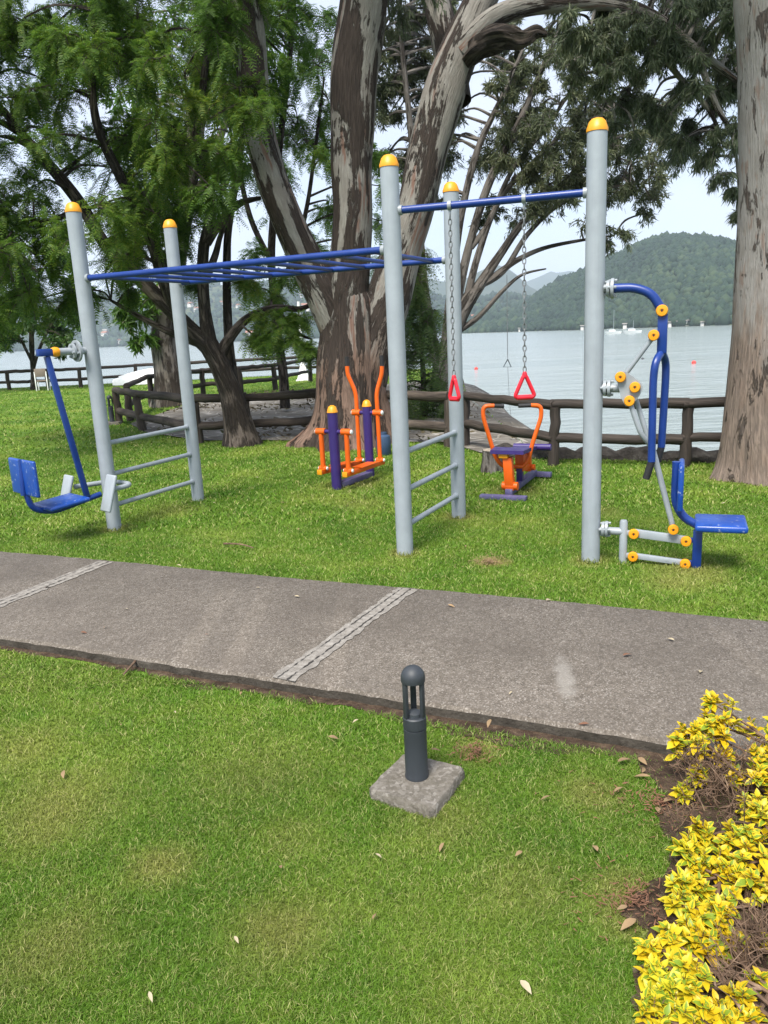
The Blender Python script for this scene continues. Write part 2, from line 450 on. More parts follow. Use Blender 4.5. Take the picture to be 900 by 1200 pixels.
def strip(name, A, B, w, z, mat, wig=.006, nseg=60, off=0.0):
    A, B = xy(A), xy(B); d = (B - A).normalized(); nn = Vector((-d.y, d.x, 0)); b = MB(); vs = []
    for i in range(nseg + 1):
        p = A.lerp(B, i / nseg) + nn * (off + random.uniform(-wig, wig) * .6)
        for sgn in (-1, 1): q = p + nn * sgn * (w / 2 + random.uniform(-wig, wig)); vs.append((q.x, q.y, z))
    b.add(vs, [[2 * i, 2 * i + 2, 2 * i + 3, 2 * i + 1] for i in range(nseg)]); return struct(b.build(name, mat, smooth=False))
def joint(p0, p1):
    A, B = xy(g(*p0, PATHZ)), xy(g(*p1, PATHZ)); d = (B - A).normalized()
    A2 = A + d * ((near_edge(A.x) + .03 - A.y) / d.y) if True else A
    k = 0
    for _ in range(20): A2 = A + d * k; k += (near_edge(A2.x) + .016 - A2.y) / (d.y - d.x * nd.y / nd.x)
    k = 0
    for _ in range(20): B2 = A + d * k; k += (far_edge(B2.x) - .035 - B2.y) / (d.y - d.x * pd.y / pd.x)
    strip('path_joint', A2, B2, .125, PATHZ + .004, M['mortar'], .009, 40)
    strip('path_joint', A2, B2, .006, PATHZ + .008, M['joint'], .004, 70, -.026)
    strip('path_joint', A2, B2, .0035, PATHZ + .008, M['joint'], .003, 70, .03)
joint((320, 805), (464, 700)); joint((0, 708), (108, 665))

# bare soil along the near edge of the path and under the shrubs
t = NT('bare_soil'); P = t.pos()
c = t.ramp(t.noise(P, 14, 6, .7), [(.3, (.030, .020, .014)), (.5, (.075, .050, .035)), (.68, (.13, .090, .060)), (.8, (.06, .075, .022))])
c = t.mix(t.math('MULTIPLY', t.step(t.noise(P, 45, 4, .7), .60, .68), .6), c, (.24, .18, .13))
t.bsdf(c, .95, 0, t.bump(t.noise(P, 40, 6, .7), 1, .025), .15); M['soil'] = t.m
b = MB(); vs = []; xx = np.linspace(-6, 2.5, 340)
for x in xx:
    w = .045 + .018 * math.sin(x * 5) + .02 * math.sin(x * 13 + 1) + random.uniform(-.012, .012) + (.05 if x > .2 else 0) + .03 * (x > -1.2)
    vs += [(x, near_edge(x) + .03, .004), (x, near_edge(x) - max(.02, w), .004)]
b.add(vs, [[2 * i + 1, 2 * i + 3, 2 * i + 2, 2 * i] for i in range(len(xx) - 1)]); struct(b.build('soil_strip', M['soil'], smooth=False))
SOIL = [g(*p) for p in [(745, 884), (752, 905), (778, 930), (768, 960), (785, 990), (782, 1020), (752, 1045), (728, 1075), (760, 1090), (762, 1120), (738, 1150), (748, 1190), (736, 1230)]]
SOILP = [(p.x, p.y) for p in SOIL] + [(.5, 1.2), (1.2, .9), (1.9, 1.3), (2.1, 1.95), (1.6, 2.26)]
sm = []
for i in range(len(SOILP)):
    a, c_ = Vector(SOILP[i]), Vector(SOILP[(i + 1) % len(SOILP)])
    for k in range(6): q = a.lerp(c_, k / 6); sm.append((q.x + random.uniform(-.012, .012), q.y + random.uniform(-.012, .012), .008))
b = MB(); b.add(sm, [list(range(len(sm)))]); struct(b.build('soil_bed', M['soil'], smooth=False))
SOIL2 = [(p[0], p[1]) for p in sm]

# grass blades, denser near the camera
t = NT('grass_blade'); c, fine = lawn_color(t, True)
bs = t.bsdf(c, .55, 0, None, .25); tr = t.n('ShaderNodeBsdfTranslucent'); t.l(c, tr.inputs['Color'])
mx = t.n('ShaderNodeMixShader'); mx.inputs[0].default_value = .3; t.l(bs.outputs[0], mx.inputs[1]); t.l(tr.outputs[0], mx.inputs[2]); t.l(mx.outputs[0], t.out.inputs['Surface'])
M['blade'] = t.m
PAD = g(490, 940)
def grass(y0, y1, N, hgt, wid, band=0.0, XY=None):
    Y = rng.uniform(y0, y1, N); X = rng.uniform(-.66, .66, N) * Y * 1.0 + 0.0
    X = (rng.uniform(-1, 1, N)) * (.58 * Y + .15)
    if band: X = np.where(rng.random(N) < .5, -1, 1) * (.58 * Y + .15 + rng.uniform(0, band, N))
    if XY is not None: X, Y = XY; N = len(X)
    keep = inside(SHORE, X, Y)
    keep &= ~((Y > NF0.y + (X - NF0.x) * nd.y / nd.x - .035) & (Y < FF0.y + (X - FF0.x) * pd.y / pd.x + .012))
    gap = NF0.y + (X - NF0.x) * nd.y / nd.x - Y
    keep &= ~((gap > 0) & (gap < .055) & (rng.random(N) < .95))
    keep &= ~((abs((X - PAD.x) * .97 + (Y - PAD.y) * .22) < .14) & (abs((Y - PAD.y) * .97 - (X - PAD.x) * .22) < .14) & False)
    keep &= ~(inside(SOIL2, X, Y) & (rng.random(N) < .9))
    for (x, y, r, k) in PATCHES: keep &= ~((np.hypot(X - x, Y - y) < r) & (rng.random(N) < k * .55))
    # ramp surface is bare stone
    keep &= ~inside(RAMP, X, Y)
    X, Y = X[keep], Y[keep]; n = len(X)
    h = hgt * rng.uniform(.45, 1.25, n); w = wid * rng.uniform(.6, 1.3, n); a = rng.uniform(0, 6.283, n)
    la = rng.uniform(0, 6.283, n); ln = h * rng.uniform(.3, 1.9, n)
    dx, dy = np.cos(a) * w / 2, np.sin(a) * w / 2
    z0 = np.full(n, -.002)
    A = np.stack([X - dx, Y - dy, z0], 1); B = np.stack([X + dx, Y + dy, z0], 1)
    mx_, my_ = X + np.cos(la) * ln * .35, Y + np.sin(la) * ln * .35
    C = np.stack([mx_ + dx * .8, my_ + dy * .8, h * .62], 1); D = np.stack([mx_ - dx * .8, my_ - dy * .8, h * .62], 1)
    E = np.stack([X + np.cos(la) * ln, Y + np.sin(la) * ln, h], 1)
    V = np.stack([A, B, C, D, E], 1).reshape(-1, 3)
    i = np.arange(n)[:, None] * 5
    T = np.concatenate([i + [0, 1, 2], i + [0, 2, 3], i + [3, 2, 4]], 0)
    return V, T
# stone ramp beside the near fence (a paved boat slip)
RAMP = [(1.93, 9.22), (1.93, 10.4), (1.99, 13.5), (2.02, 17.5), (2.4, 23), (1.2, 24), (-1.6, 22.6), (-4.7, 21.6), (-5.0, 15.5), (-4.2, 13.9), (-2.9, 12.35), (-1.9, 12.05), (.9, 10.9), (1.35, 9.6)]
VV, TT, o_ = [], [], 0
for args in ((1.15, 1.9, 210000, .0125, .0020), (1.9, 2.7, 200000, .0135, .0024), (2.7, 3.9, 140000, .016, .0032), (3.4, 6.5, 210000, .019, .0048), (6.5, 12, 130000, .026, .010), (12, 32, 90000, .035, .022),
             (.5, 3.0, 110000, .018, .0032, 1.5), (3.0, 8.6, 130000, .022, .006, 2.6), (8.6, 24, 40000, .03, .016, 3.0)):
    v, tt = grass(*args); VV.append(v); TT.append(tt + o_); o_ += len(v)
tx, ty = [], []
for (x, y, r_, n_) in ((-2.384, 6.634, .066, 170), (-1.88, 7.692, .066, 130), (.141, 5.448, .066, 200), (.644, 6.476, .066, 170), (1.397, 5.057, .066, 220), (1.60, 4.97, .03, 90), (1.93, 4.85, .035, 110), (-.5, 8.0, .06, 90)):
    a = rng.uniform(0, 6.283, n_); d = r_ + np.abs(rng.normal(0, .022, n_)); tx.append(x + np.cos(a) * d); ty.append(y + np.sin(a) * d)
xe = rng.uniform(-4.5, 3.5, 2600); tx.append(xe); ty.append(FF0.y + (xe - FF0.x) * pd.y / pd.x + np.abs(rng.normal(.02, .02, 2600)))
v, tt = grass(0, 1, 10, .042, .005, 0, (np.concatenate(tx), np.concatenate(ty))); VV.append(v); TT.append(tt + o_); o_ += len(v)
gr = npmesh('grass', np.concatenate(VV), np.concatenate(TT), M['blade'])
gr['kind'] = 'stuff'
t = NT('pitched_stone'); P = t.pos()
vo = t.n('ShaderNodeTexVoronoi'); vo.inputs['Scale'].default_value = 3.2; vo.inputs['Randomness'].default_value = 1; t.l(P, vo.inputs['Vector'])
ve = t.n('ShaderNodeTexVoronoi', feature='DISTANCE_TO_EDGE'); ve.inputs['Scale'].default_value = 3.2; t.l(P, ve.inputs['Vector'])
c = t.mix(t.noise(P, 9, 6, .65), t.ramp(vo.outputs['Color'], [(.2, (.22, .205, .185)), (.8, (.36, .34, .315))]), (.33, .31, .28))
c = t.mix(t.step(t.noise(P, 1.1, 5, .65), .46, .62), c, (.16, .14, .11))
c = t.mix(t.math('MULTIPLY', t.step(ve.outputs['Distance'], .05, .012), .7), c, (.085, .075, .062))
t.bsdf(c, .9, 0, t.bump(t.math('MINIMUM', ve.outputs['Distance'], .12), .9, .25), .2); M['stone'] = t.m
b = MB(); b.add([(x, y, .02) for x, y in RAMP], [list(range(len(RAMP)))]); 
tri = [(1.93, 9.22), (1.93, 10.4), (1.99, 13.5), (2.02, 17.5), (2.4, 23)]
vs = []
for k in range(9):
    for (x, y) in tri: vs.append((x + .02 + k * .42, y, .02 - .02 * k - .085 * k * k + random.uniform(-.02, .02)))
m_ = len(tri); b.add(vs, [[k * m_ + i, k * m_ + i + 1, (k + 1) * m_ + i + 1, (k + 1) * m_ + i] for k in range(8) for i in range(m_ - 1)])
struct(b.build('stone_ramp', M['stone']))

# ------------------------------------------------------------------ far shores, hills, air
def horizon_y(px): return 600 - F * math.tan(PITCH) - (px - 450) * math.tan(-ROLL)
def heading(px):
    d = ray(px, horizon_y(px)); d = Vector((d.x, d.y, 0)); return d.normalized()
def elev(px, py):
    d = ray(px, py); return d.z / math.hypot(d.x, d.y)
def hillmat(name, c1, c2, c3):
    t = NT(name); P = t.pos(); c = t.ramp(t.noise(P, .02, 6, .65), [(.3, c1), (.5, c2), (.72, c3)])
    t.bsdf(c, .95, 0, t.bump(t.noise(P, .06, 6, .7), 1, 8), .1); return t.m
M['hill'] = hillmat('wooded_hill', (.018, .036, .016), (.034, .060, .024), (.085, .09, .042))
M['slope'] = hillmat('settled_slope', (.022, .042, .018), (.042, .068, .028), (.13, .12, .07))
M['rock'] = hillmat('far_mountain', (.03, .05, .035), (.05, .07, .045), (.08, .09, .06))
HZ = {}
def hill(name, prof, shore, dr, mat, rough=.05, back=1.0):
    # prof: (px, py) of the ridge; shore / dr: distance of foot and ridge as functions of px
    pxs = np.arange(prof[0][0], prof[-1][0] + 1, 7.0); K = 34
    yr = np.interp(pxs, [p[0] for p in prof], [p[1] for p in prof])
    vs = []; grid = []
    ph = rng.uniform(0, 6, 8)
    for i, px in enumerate(pxs):
        hd = heading(px); d0, d1 = shore(px), dr(px); e = elev(px, yr[i]); zr = CAMH + e * d1
        row = []
        for k in range(K):
            s = k / (K - 10)
            d = d0 + (d1 - d0) * s
            if s <= 1: z = LAKE - .5 + (zr - LAKE) * (s ** .8 * .55 + .45 * s * s * (3 - 2 * s))
            else: z = LAKE + (zr - LAKE) * max(-.05, 1 - back * (s - 1) * 2.2)
            nz = sum(math.sin(d * .012 * (j + 1) + px * .021 * (j + 1.3) + ph[j]) / (j + 1) for j in range(4))
            z += (zr - LAKE) * rough * nz * math.sin(min(1, s) * math.pi)
            p = (hd.x * d, hd.y * d, z); vs.append(p); row.append(p)
        grid.append(row)
    nI = len(pxs)
    fs = [[i * K + k, i * K + k + 1, (i + 1) * K + k + 1, (i + 1) * K + k] for i in range(nI - 1) for k in range(K - 1)]
    b = MB(); b.add(vs, fs); o = b.build(name, mat); struct(o); HZ[name] = (pxs, np.array(grid), K); return o
def lin(*pts): return lambda px: float(np.interp(px, [p[0] for p in pts], [p[1] for p in pts]))
sh = lin((-700, 1500), (120, 1270), (560, 640), (700, 500), (860, 440), (1300, 420))
hill('hills', [(520, 386), (560, 381), (590, 372), (610, 362), (640, 338), (662, 327), (690, 317), (715, 303), (742, 290), (765, 282), (790, 279), (815, 280), (840, 283), (870, 288), (920, 296), (980, 300), (1060, 318), (1180, 330), (1300, 345)],
     sh, lambda px: sh(px) + 330, M['hill'], .035)
sh2 = lambda px: sh(px) + (0 if px < 500 else 60)
hill('low_hills', [(-700, 330), (-400, 345), (-100, 352), (60, 350), (150, 340), (230, 333), (300, 334), (360, 330), (430, 335), (500, 345), (545, 352), (600, 346), (625, 350), (660, 356), (700, 350), (760, 350)],
     sh2, lambda px: sh2(px) + 900, M['slope'], .03)
hill('mountain', [(200, 345), (330, 330), (420, 312), (470, 318), (520, 330), (548, 326), (568, 315), (582, 310), (594, 313), (606, 322), (618, 334), (640, 346), (680, 352), (720, 356)],
     lambda px: 1900, lambda px: 2700, M['rock'], .03)
hill('far_mountain', [(540, 345), (590, 338), (612, 332), (630, 325), (645, 318), (654, 320), (668, 317), (685, 320), (720, 326), (760, 330), (800, 340)],
     lambda px: 3600, lambda px: 4400, M['rock'], .02)
# the woods on the slopes: a mass of crowns, one object
ico = bmesh.new(); bmesh.ops.create_icosphere(ico, subdivisions=1, radius=1); ico.verts.ensure_lookup_table()
IV = np.array([v.co[:] for v in ico.verts]); IF = np.array([[v.index for v in f.verts] for f in ico.faces]); ico.free()
def woods(name, n, smin, smax, rmin, rmax, near=1.0):
    pxs, G, K = HZ[name]; i = rng.uniform(0, len(pxs) - 1.01, n); k = rng.random(n) ** near * (K - 10) * 1.0
    k = smin * (K - 10) + rng.random(n) ** near * (smax - smin) * (K - 10)
    i0, k0 = i.astype(int), k.astype(int); fi, fk = (i - i0)[:, None], (k - k0)[:, None]
    P = (G[i0, k0] * (1 - fi) + G[i0 + 1, k0] * fi) * (1 - fk) + (G[i0, k0 + 1] * (1 - fi) + G[i0 + 1, k0 + 1] * fi) * fk
    r = rng.uniform(rmin, rmax, n) * np.where(rng.random(n) < .15, 1.35, 1)
    V = IV[None] * r[:, None, None] * np.stack([np.ones(n), np.ones(n), rng.uniform(.8, 1.5, n)], 1)[:, None, :]
    V = V * rng.uniform(.72, 1.2, (n, len(IV), 1)) + P[:, None, :] + np.array([0, 0, 1.0])[None, None] * r[:, None, None] * .5
    T = IF[None] + (np.arange(n) * len(IV))[:, None, None]
    return V.reshape(-1, 3), T.reshape(-1, 3)
v1, t1 = woods('hills', 22000, .01, 1.03, 1.5, 3.2)
v2, t2 = woods('low_hills', 9000, .005, .95, 3.0, 6.0, 1.7)
fo = npmesh('forest', np.concatenate([v1, v2]), np.concatenate([t1, t2 + len(v1)]), M['forest'], smooth=True); fo['kind'] = 'stuff'

def surf(name, px, s):
    pxs, G, K = HZ[name]; i = np.interp(px, pxs, range(len(pxs))); i0 = min(int(i), len(pxs) - 2); f = i - i0
    k = s * (K - 10); k0 = int(k); fk = k - k0
    a = (G[i0, k0] * (1 - f) + G[i0 + 1, k0] * f) * (1 - fk) + (G[i0, k0 + 1] * (1 - f) + G[i0 + 1, k0 + 1] * f) * fk
    return Vector(a)
def house(p, w, d, h, rz, lab, wallmat, n):
    t_ = thing('house', lab, 'house', p, 'houses on the far shore of the lake')
    c, s_ = math.cos(rz), math.sin(rz); ax, ay = V3((c, s_, 0)), V3((-s_, c, 0)); p = V3(p)
    MB().box(p + V3((0, 0, h / 2 - .8)), ax, ay, (0, 0, 1), w, d, h + 1.6, 0).build('wall', wallmat, t_, False)
    e = p + V3((0, 0, h)); b = MB(); q = .5
    A = [e + ax * (sx * (w / 2 + q)) + ay * (sy * (d / 2 + q)) for sx in (-1, 1) for sy in (-1, 1)]
    R = [e + ax * (sx * (w / 2 + q)) + V3((0, 0, h * .42)) for sx in (-1, 1)]
    vs = A + R + [v - V3((0, 0, .25)) for v in A]
    b.add(vs, [[0, 2, 5, 4], [1, 4, 5, 3], [0, 4, 1], [2, 3, 5], [6, 7, 9, 8]], flat=True); b.build('roof', M['roof'] if w > 4.5 and n % 3 else M['roof_grey'], t_, False)
    f = V3((-p.x, -p.y, 0)).normalized(); side = ay if abs(ay.dot(f)) > abs(ax.dot(f)) else ax
    side = side if side.dot(f) > 0 else -side; oth = ax if side in (ay, -ay) else ay
    ext = (d if abs(side.dot(ay)) > .5 else w) / 2
    for k in (-.27, .27):
        MB().box(p + side * (ext + .02) + oth * k * w + V3((0, 0, h * .55)), oth, side, (0, 0, 1), w * .18, .12, h * .35, 0).build('window', M['window'], t_, False)
hr = random.Random(5)
for i in range(74):
    left = i < 44
    px = hr.uniform(100, 375) if left else hr.uniform(545, 690)
    nm = 'low_hills' if (left or hr.random() < .5) else 'hills'
    s = hr.uniform(.02, .62) ** 1.3 if left else hr.uniform(.02, .22)
    if nm == 'hills': px = hr.uniform(600, 850); s = hr.uniform(.002, .02); left = None
    p = surf(nm, px, s); p.z += 1.6; k = hr.uniform(.75, 1.25) * (1 if left else .20 if left is None else .7)
    house(p, 9 * k, 7 * k, 5.2 * k, hr.uniform(0, 3.1), 'tiny pale house on the far lake shore', M['house'], i)

# air
t = NT('haze_air'); pv = t.n('ShaderNodeVolumePrincipled'); pv.inputs['Color'].default_value = (.78, .88, 1.0, 1); pv.inputs['Density'].default_value = .00021
pv.inputs['Anisotropy'].default_value = .2
t.l(pv.outputs[0], t.out.inputs['Volume']); M['haze'] = t.m
b = MB(); b.box((0, 0, 120), (1, 0, 0), (0, 1, 0), (0, 0, 1), 10800, 10800, 260, 0)
hz = b.build('haze', M['haze'], smooth=False); hz['kind'] = 'stuff'

# sky: Nishita sky behind broken high cloud
SUN_EL, SUN_AZ = rad(58), rad(205)          # azimuth clockwise from +Y: the sun stands behind the camera, to its left
w = bpy.data.worlds.new('World'); S.world = w; w.use_nodes = True; nt = w.node_tree; nt.nodes.clear()
def wn(k, **kw):
    x = nt.nodes.new(k)
    for a, v in kw.items(): setattr(x, a, v)
    return x
sky = wn('ShaderNodeTexSky', sky_type='NISHITA', sun_disc=False, sun_elevation=SUN_EL, sun_rotation=SUN_AZ, air_density=1.0, dust_density=2.0, ozone_density=1.5)
tc = wn('ShaderNodeTexCoord'); mp = wn('ShaderNodeMapping'); mp.inputs['Scale'].default_value = (1, 1, 2.6)
nt.links.new(tc.outputs['Generated'], mp.inputs['Vector'])
nz = wn('ShaderNodeTexNoise'); nz.inputs['Scale'].default_value = 2.6; nz.inputs['Detail'].default_value = 7; nz.inputs['Roughness'].default_value = .55; nz.inputs['Distortion'].default_value = .3
nt.links.new(mp.outputs[0], nz.inputs['Vector'])
rp = wn('ShaderNodeValToRGB'); rp.color_ramp.elements[0].position = .30; rp.color_ramp.elements[0].color = (.45, .45, .45, 1); rp.color_ramp.elements[1].position = .62; rp.color_ramp.elements[1].color = (.96, .96, .96, 1)
nt.links.new(nz.outputs['Fac'], rp.inputs['Fac'])
mx = wn('ShaderNodeMix', data_type='RGBA'); nt.links.new(rp.outputs['Color'], mx.inputs[0]); nt.links.new(sky.outputs[0], mx.inputs[6])
mx.inputs[7].default_value = (3.85, 4.2, 5.0, 1)
bg = wn('ShaderNodeBackground'); bg.inputs['Strength'].default_value = .108; nt.links.new(mx.outputs[2], bg.inputs['Color'])
wo = wn('ShaderNodeOutputWorld'); nt.links.new(bg.outputs[0], wo.inputs['Surface'])
sl = bpy.data.lights.new('sun', 'SUN'); sl.energy = 3.3; sl.angle = rad(24); sl.color = (1, .95, .86)
so = bpy.data.objects.new('sun', sl); COL.objects.link(so)
sd = Vector((math.sin(SUN_AZ) * math.cos(SUN_EL), math.cos(SUN_AZ) * math.cos(SUN_EL), math.sin(SUN_EL)))
so.rotation_euler = sd.to_track_quat('Z', 'Y').to_euler(); so.location = sd * 60
vs_ = S.view_settings; vs_.view_transform = 'Standard'; vs_.look = 'None'; vs_.gamma = 1; vs_.use_curve_mapping = False; vs_.exposure = 1.15
S.cycles.max_bounces = 6; S.cycles.diffuse_bounces = 3; S.cycles.glossy_bounces = 3; S.cycles.transmission_bounces = 3; S.cycles.volume_bounces = 1; S.cycles.transparent_max_bounces = 6
S.cycles.caustics_reflective = False; S.cycles.caustics_refractive = False

# ------------------------------------------------------------------ trees
def nrm(a): return a / np.maximum(1e-9, np.linalg.norm(a, axis=-1, keepdims=True))
def quads(V4): n = len(V4); return V4.reshape(-1, 3), (np.arange(n)[:, None] * 4 + np.arange(4)[None])
def fronds(C, D, L, K=8, wid=.075, pin=.30, droop=.35):
    n = len(C); D = nrm(D); up = np.array([0, 0, 1.0]); S_ = nrm(np.cross(D, up) + rng.normal(0, .25, (n, 3)))
    L = L[:, None]; out = []
    for k in range(K):
        s = .12 + .88 * k / (K - 1)
        c = C + D * L * s + np.array([0, 0, -1.0]) * L * droop * s * s
        tdir = nrm(D + np.array([0, 0, -2 * droop * s]))
        ln = L * pin * math.sin(math.pi * (.18 + .74 * s)); wv = tdir * L * wid
        for sg in (-1, 1):
            pv = nrm(S_ * sg + tdir * .45 + np.array([0, 0, -.25]) + rng.normal(0, .12, (n, 3))) * ln
            out.append(np.stack([c - wv * .5, c + wv * .5, c + pv + wv * .22, c + pv - wv * .22], 1))
    return quads(np.stack(out, 1).reshape(-1, 4, 3))
def leaves(C, D, L, W):
    n = len(C); D = nrm(D); R_ = nrm(np.cross(D, rng.normal(0, 1, (n, 3)))); L = L[:, None]; W = W[:, None]
    mid = C + D * L * .42 + rng.normal(0, .06, (n, 3)) * L
    return quads(np.stack([C, mid + R_ * W * .5, C + D * L, mid - R_ * W * .5], 1))

def tree(name, label, base, stems, clumps, kind, bk, leafm, leafL=.14, leafW=.022, per=26, subs=7, lump=.10, spread=1.0, group=None, seg=12, crown_droop=.5, twig=1.0, cat='tree', linkr=.5, flare=.25):
    """stems: [(points, radii)], clumps: [(centre, radius)]"""
    t_ = thing(name, label, cat, base, group)
    wood = MB(); ctrl = []
    ph = [random.uniform(0, 6) for _ in range(6)]
    for pts, rr in stems:
        sp = spline(pts, 7); rs = lerps(rr, len(sp))
        def rf(tt, a, p, fl=(flare if not ctrl else 0)):
            return 1 + fl * math.exp(-max(0, p.z) / .30) * (.6 + .3 * math.sin(4 * a + ph[3]) + .3 * math.sin(7 * a + ph[4])) + lump * (math.sin(2 * a + p.z * 1.9 + ph[0]) * .5 + math.sin(3 * a - p.z * 2.7 + ph[1]) * .35 + math.sin(p.z * 5 + a + ph[2]) * .3)
        wood.tube(sp, rs, seg if max(rr) > .06 else 7, False, rf)
        ctrl += [(p, r) for p, r in zip(sp, rs)]
    CP = np.array([c[0][:] for c in ctrl])
    tw = MB(); C, D, Ls = [], [], []
    for cc, R_ in clumps:
        cc = Vector(cc); dist = np.linalg.norm(CP - np.array(cc[:]), axis=1) + .25 * np.maximum(0, CP[:, 2] - cc.z); j = int(dist.argmin()); b0, rb = ctrl[j]
        if (cc - b0).length > R_ * linkr:
            mid = b0.lerp(cc, .5) + Vector((random.gauss(0, .08), random.gauss(0, .08), .12)) * (cc - b0).length
            q = spline([b0, mid, cc], 5); tw.tube(q, lerps([min(rb * .6, .035 * twig), .016 * twig, .008 * twig], len(q)), 5, False)
        for s_ in range(subs):
            v = Vector((random.gauss(0, 1), random.gauss(0, 1), random.gauss(0, .75))).normalized() * R_ * random.uniform(.45, 1.1) * spread
            st = cc + v * random.uniform(0, .25); en = cc + v + Vector((0, 0, -crown_droop * R_ * random.uniform(.1, .6)))
            md = st.lerp(en, .5) + Vector((0, 0, .14 * R_)); q = spline([st, md, en], 3)
            tw.tube(q, lerps([.008 * twig, .003 * twig], len(q)), 4, False)
            tq = np.array([p[:] for p in q]); n = per
            u = rng.random(n) ** .75 * (len(q) - 1.001); i0 = u.astype(int); fr = (u - i0)[:, None]
            p = tq[i0] * (1 - fr) + tq[i0 + 1] * fr; td = nrm(tq[i0 + 1] - tq[i0])
            C.append(p + rng.normal(0, .05 * R_ + .012, (n, 3)))
            if kind == 'leaf': D.append(td * .35 + rng.normal(0, .45, (n, 3)) + np.array([0, 0, -crown_droop]))
            else: D.append(td * .8 + rng.normal(0, .55, (n, 3)) + np.array([0, 0, -.12]))
            Ls.append(leafL * rng.uniform(.6, 1.25, n))
    wo_ = wood.build('trunk', bk, t_)
    if tw.v: tw.build('branches', bk, t_)
    C, D, Ls = np.concatenate(C), np.concatenate(D), np.concatenate(Ls)
    if kind == 'frond': V, Fq = fronds(C, D, Ls)
    elif kind == 'spray': V, Fq = fronds(C, D, Ls, 9, .045, .16, .75)
    else: V, Fq = leaves(C, D, Ls, leafW * rng.uniform(.7, 1.3, len(C)))
    npmesh('crown', V, Fq, leafm, t_); return t_

def cl(lst, Y=None):                 # clumps (px, py, depth, radius in px) -> world
    out = []
    for c in lst:
        px, py, y, r = c; p = at(px, py, y); out.append((p, r * y / F))
    return out
def fill(poly, n, Y0, Y1, r0_, r1_, seed, holes=()):
    R_ = random.Random(seed); out = []; xs_ = [p[0] for p in poly]; ys_ = [p[1] for p in poly]
    while len(out) < n:
        px, py = R_.uniform(min(xs_), max(xs_)), R_.uniform(min(ys_), max(ys_))
        if not inside(poly, np.array([px]), np.array([py]))[0]: continue
        if any((px - hx) ** 2 + (py - hy) ** 2 < hr_ ** 2 for hx, hy, hr_ in holes): continue
        out.append((px, py, R_.uniform(Y0, Y1), R_.uniform(r0_, r1_)))
    return cl(out)
def st(pxs, Y, rad_px):              # a stem through pixels at depth Y (or per-point depths), radii in px
    pts = []; rr = []
    for i, q in enumerate(pxs):
        y = q[2] if len(q) > 2 else Y; pts.append(at(q[0], q[1], y))
        r = np.interp(i / (len(pxs) - 1), np.linspace(0, 1, len(rad_px)), rad_px); rr.append(r * y / F)
    return pts, rr

# the big three-stemmed gum
Y = 11.4
stems = [st([(412, 528), (412, 500), (411, 470), (411, 440), (411, 410), (410, 380), (410, 350), (412, 315)], Y, [48, 43, 40, 37.5, 35, 31, 26, 8]),
         st([(412, 470), (404, 410), (386, 358), (362, 312), (338, 262), (318, 205), (303, 150), (296, 90), (290, 30), (282, -40), (268, -140), (240, -260)], Y, [9.6, 20.8, 21.6, 20.0, 18.4, 17.6, 16.0, 16.0, 16.8, 14.4, 11.2, 7.2]),
         st([(411, 480), (407, 420), (405, 360), (410, 300), (413, 240), (413, 180), (414, 110), (419, 50), (428, -10), (436, -90), (430, -200), (440, -330)], Y, [12.6, 26.0, 25.5, 23.4, 22.6, 22.6, 23.6, 25.5, 25.1, 22.5, 16.2, 8.1]),
         st([(415, 505), (426, 450), (441, 390), (458, 340), (473, 285), (490, 232), (504, 170), (520, 110), (540, 55), (564, 0), (600, -60), (640, -160)], Y, [13.1, 26.1, 26.0, 24.5, 22.4, 21.6, 21.6, 21.6, 20.1, 17.0, 13.1, 6.6]),
         st([(534, 120, 11.7), (527, 70, 11.9), (516, 20, 12.1), (505, -40, 12.3), (490, -130, 12.5)], Y, [16.0, 15.2, 14.4, 12.8, 6.4]),
         st([(545, 60, 11.3), (575, 25, 11.1), (610, 9, 11.0), (655, 4, 10.9), (700, 3, 10.8), (735, 8, 10.7), (775, 26, 10.6), (815, 58, 10.5), (850, 84, 10.4), (876, 104, 10.4)], Y, [14, 11, 9.5, 8.5, 7.5, 7, 6, 5, 4, 2.5]),
         st([(735, 8, 10.7), (765, 50, 10.6), (800, 95, 10.5), (830, 128, 10.5), (845, 160, 10.5)], Y, [5, 4, 3, 2.5, 1.5]),
         st([(700, 3, 10.8), (692, 40, 10.8), (703, 80, 10.8), (712, 115, 10.8)], Y, [2, 1.6, 1.1, .6]),
         st([(815, 58, 10.5), (838, 120, 10.4), (860, 165, 10.4), (866, 230, 10.4)], Y, [4, 3, 2, 1])]
hang = fill([(660, -10), (880, -10), (880, 150), (845, 190), (800, 175), (745, 130), (690, 120), (655, 60)], 84, 10.0, 11.8, 10, 21, 3, [(775, 175, 25)])
hang += fill([(665, 18), (880, 10), (880, 60), (665, 60)], 20, 10.2, 11.6, 10, 18, 9)
hang += cl([(838, 175, 10.3, 20), (850, 205, 10.3, 18), (824, 190, 10.4, 14), (862, 150, 10.3, 24), (858, 222, 10.3, 10), (800, 165, 10.6, 16), (722, 150, 10.8, 16), (745, 165, 10.8, 14), (700, 175, 10.9, 16), (775, 130, 10.7, 20), (864, 250, 10.3, 5)])
hang += fill([(120, -60), (900, -60), (980, -420), (80, -420)], 60, 9.5, 13.5, 34, 60, 4)
hang += cl([(300, 10, 12, 18), (470, 20, 12, 20), (455, -5, 12, 24), (500, -20, 11.5, 25)])
GT = tree('eucalyptus_tree', 'massive three-stemmed gum tree with peeling brown bark behind the orange cross trainer', g(410, 521), stems, hang, 'leaf', M['bark_main'], M['leaf_euc'], .115, .0145, 46, 10, .09, flare=.62, seg=26, crown_droop=.75, twig=1.1)

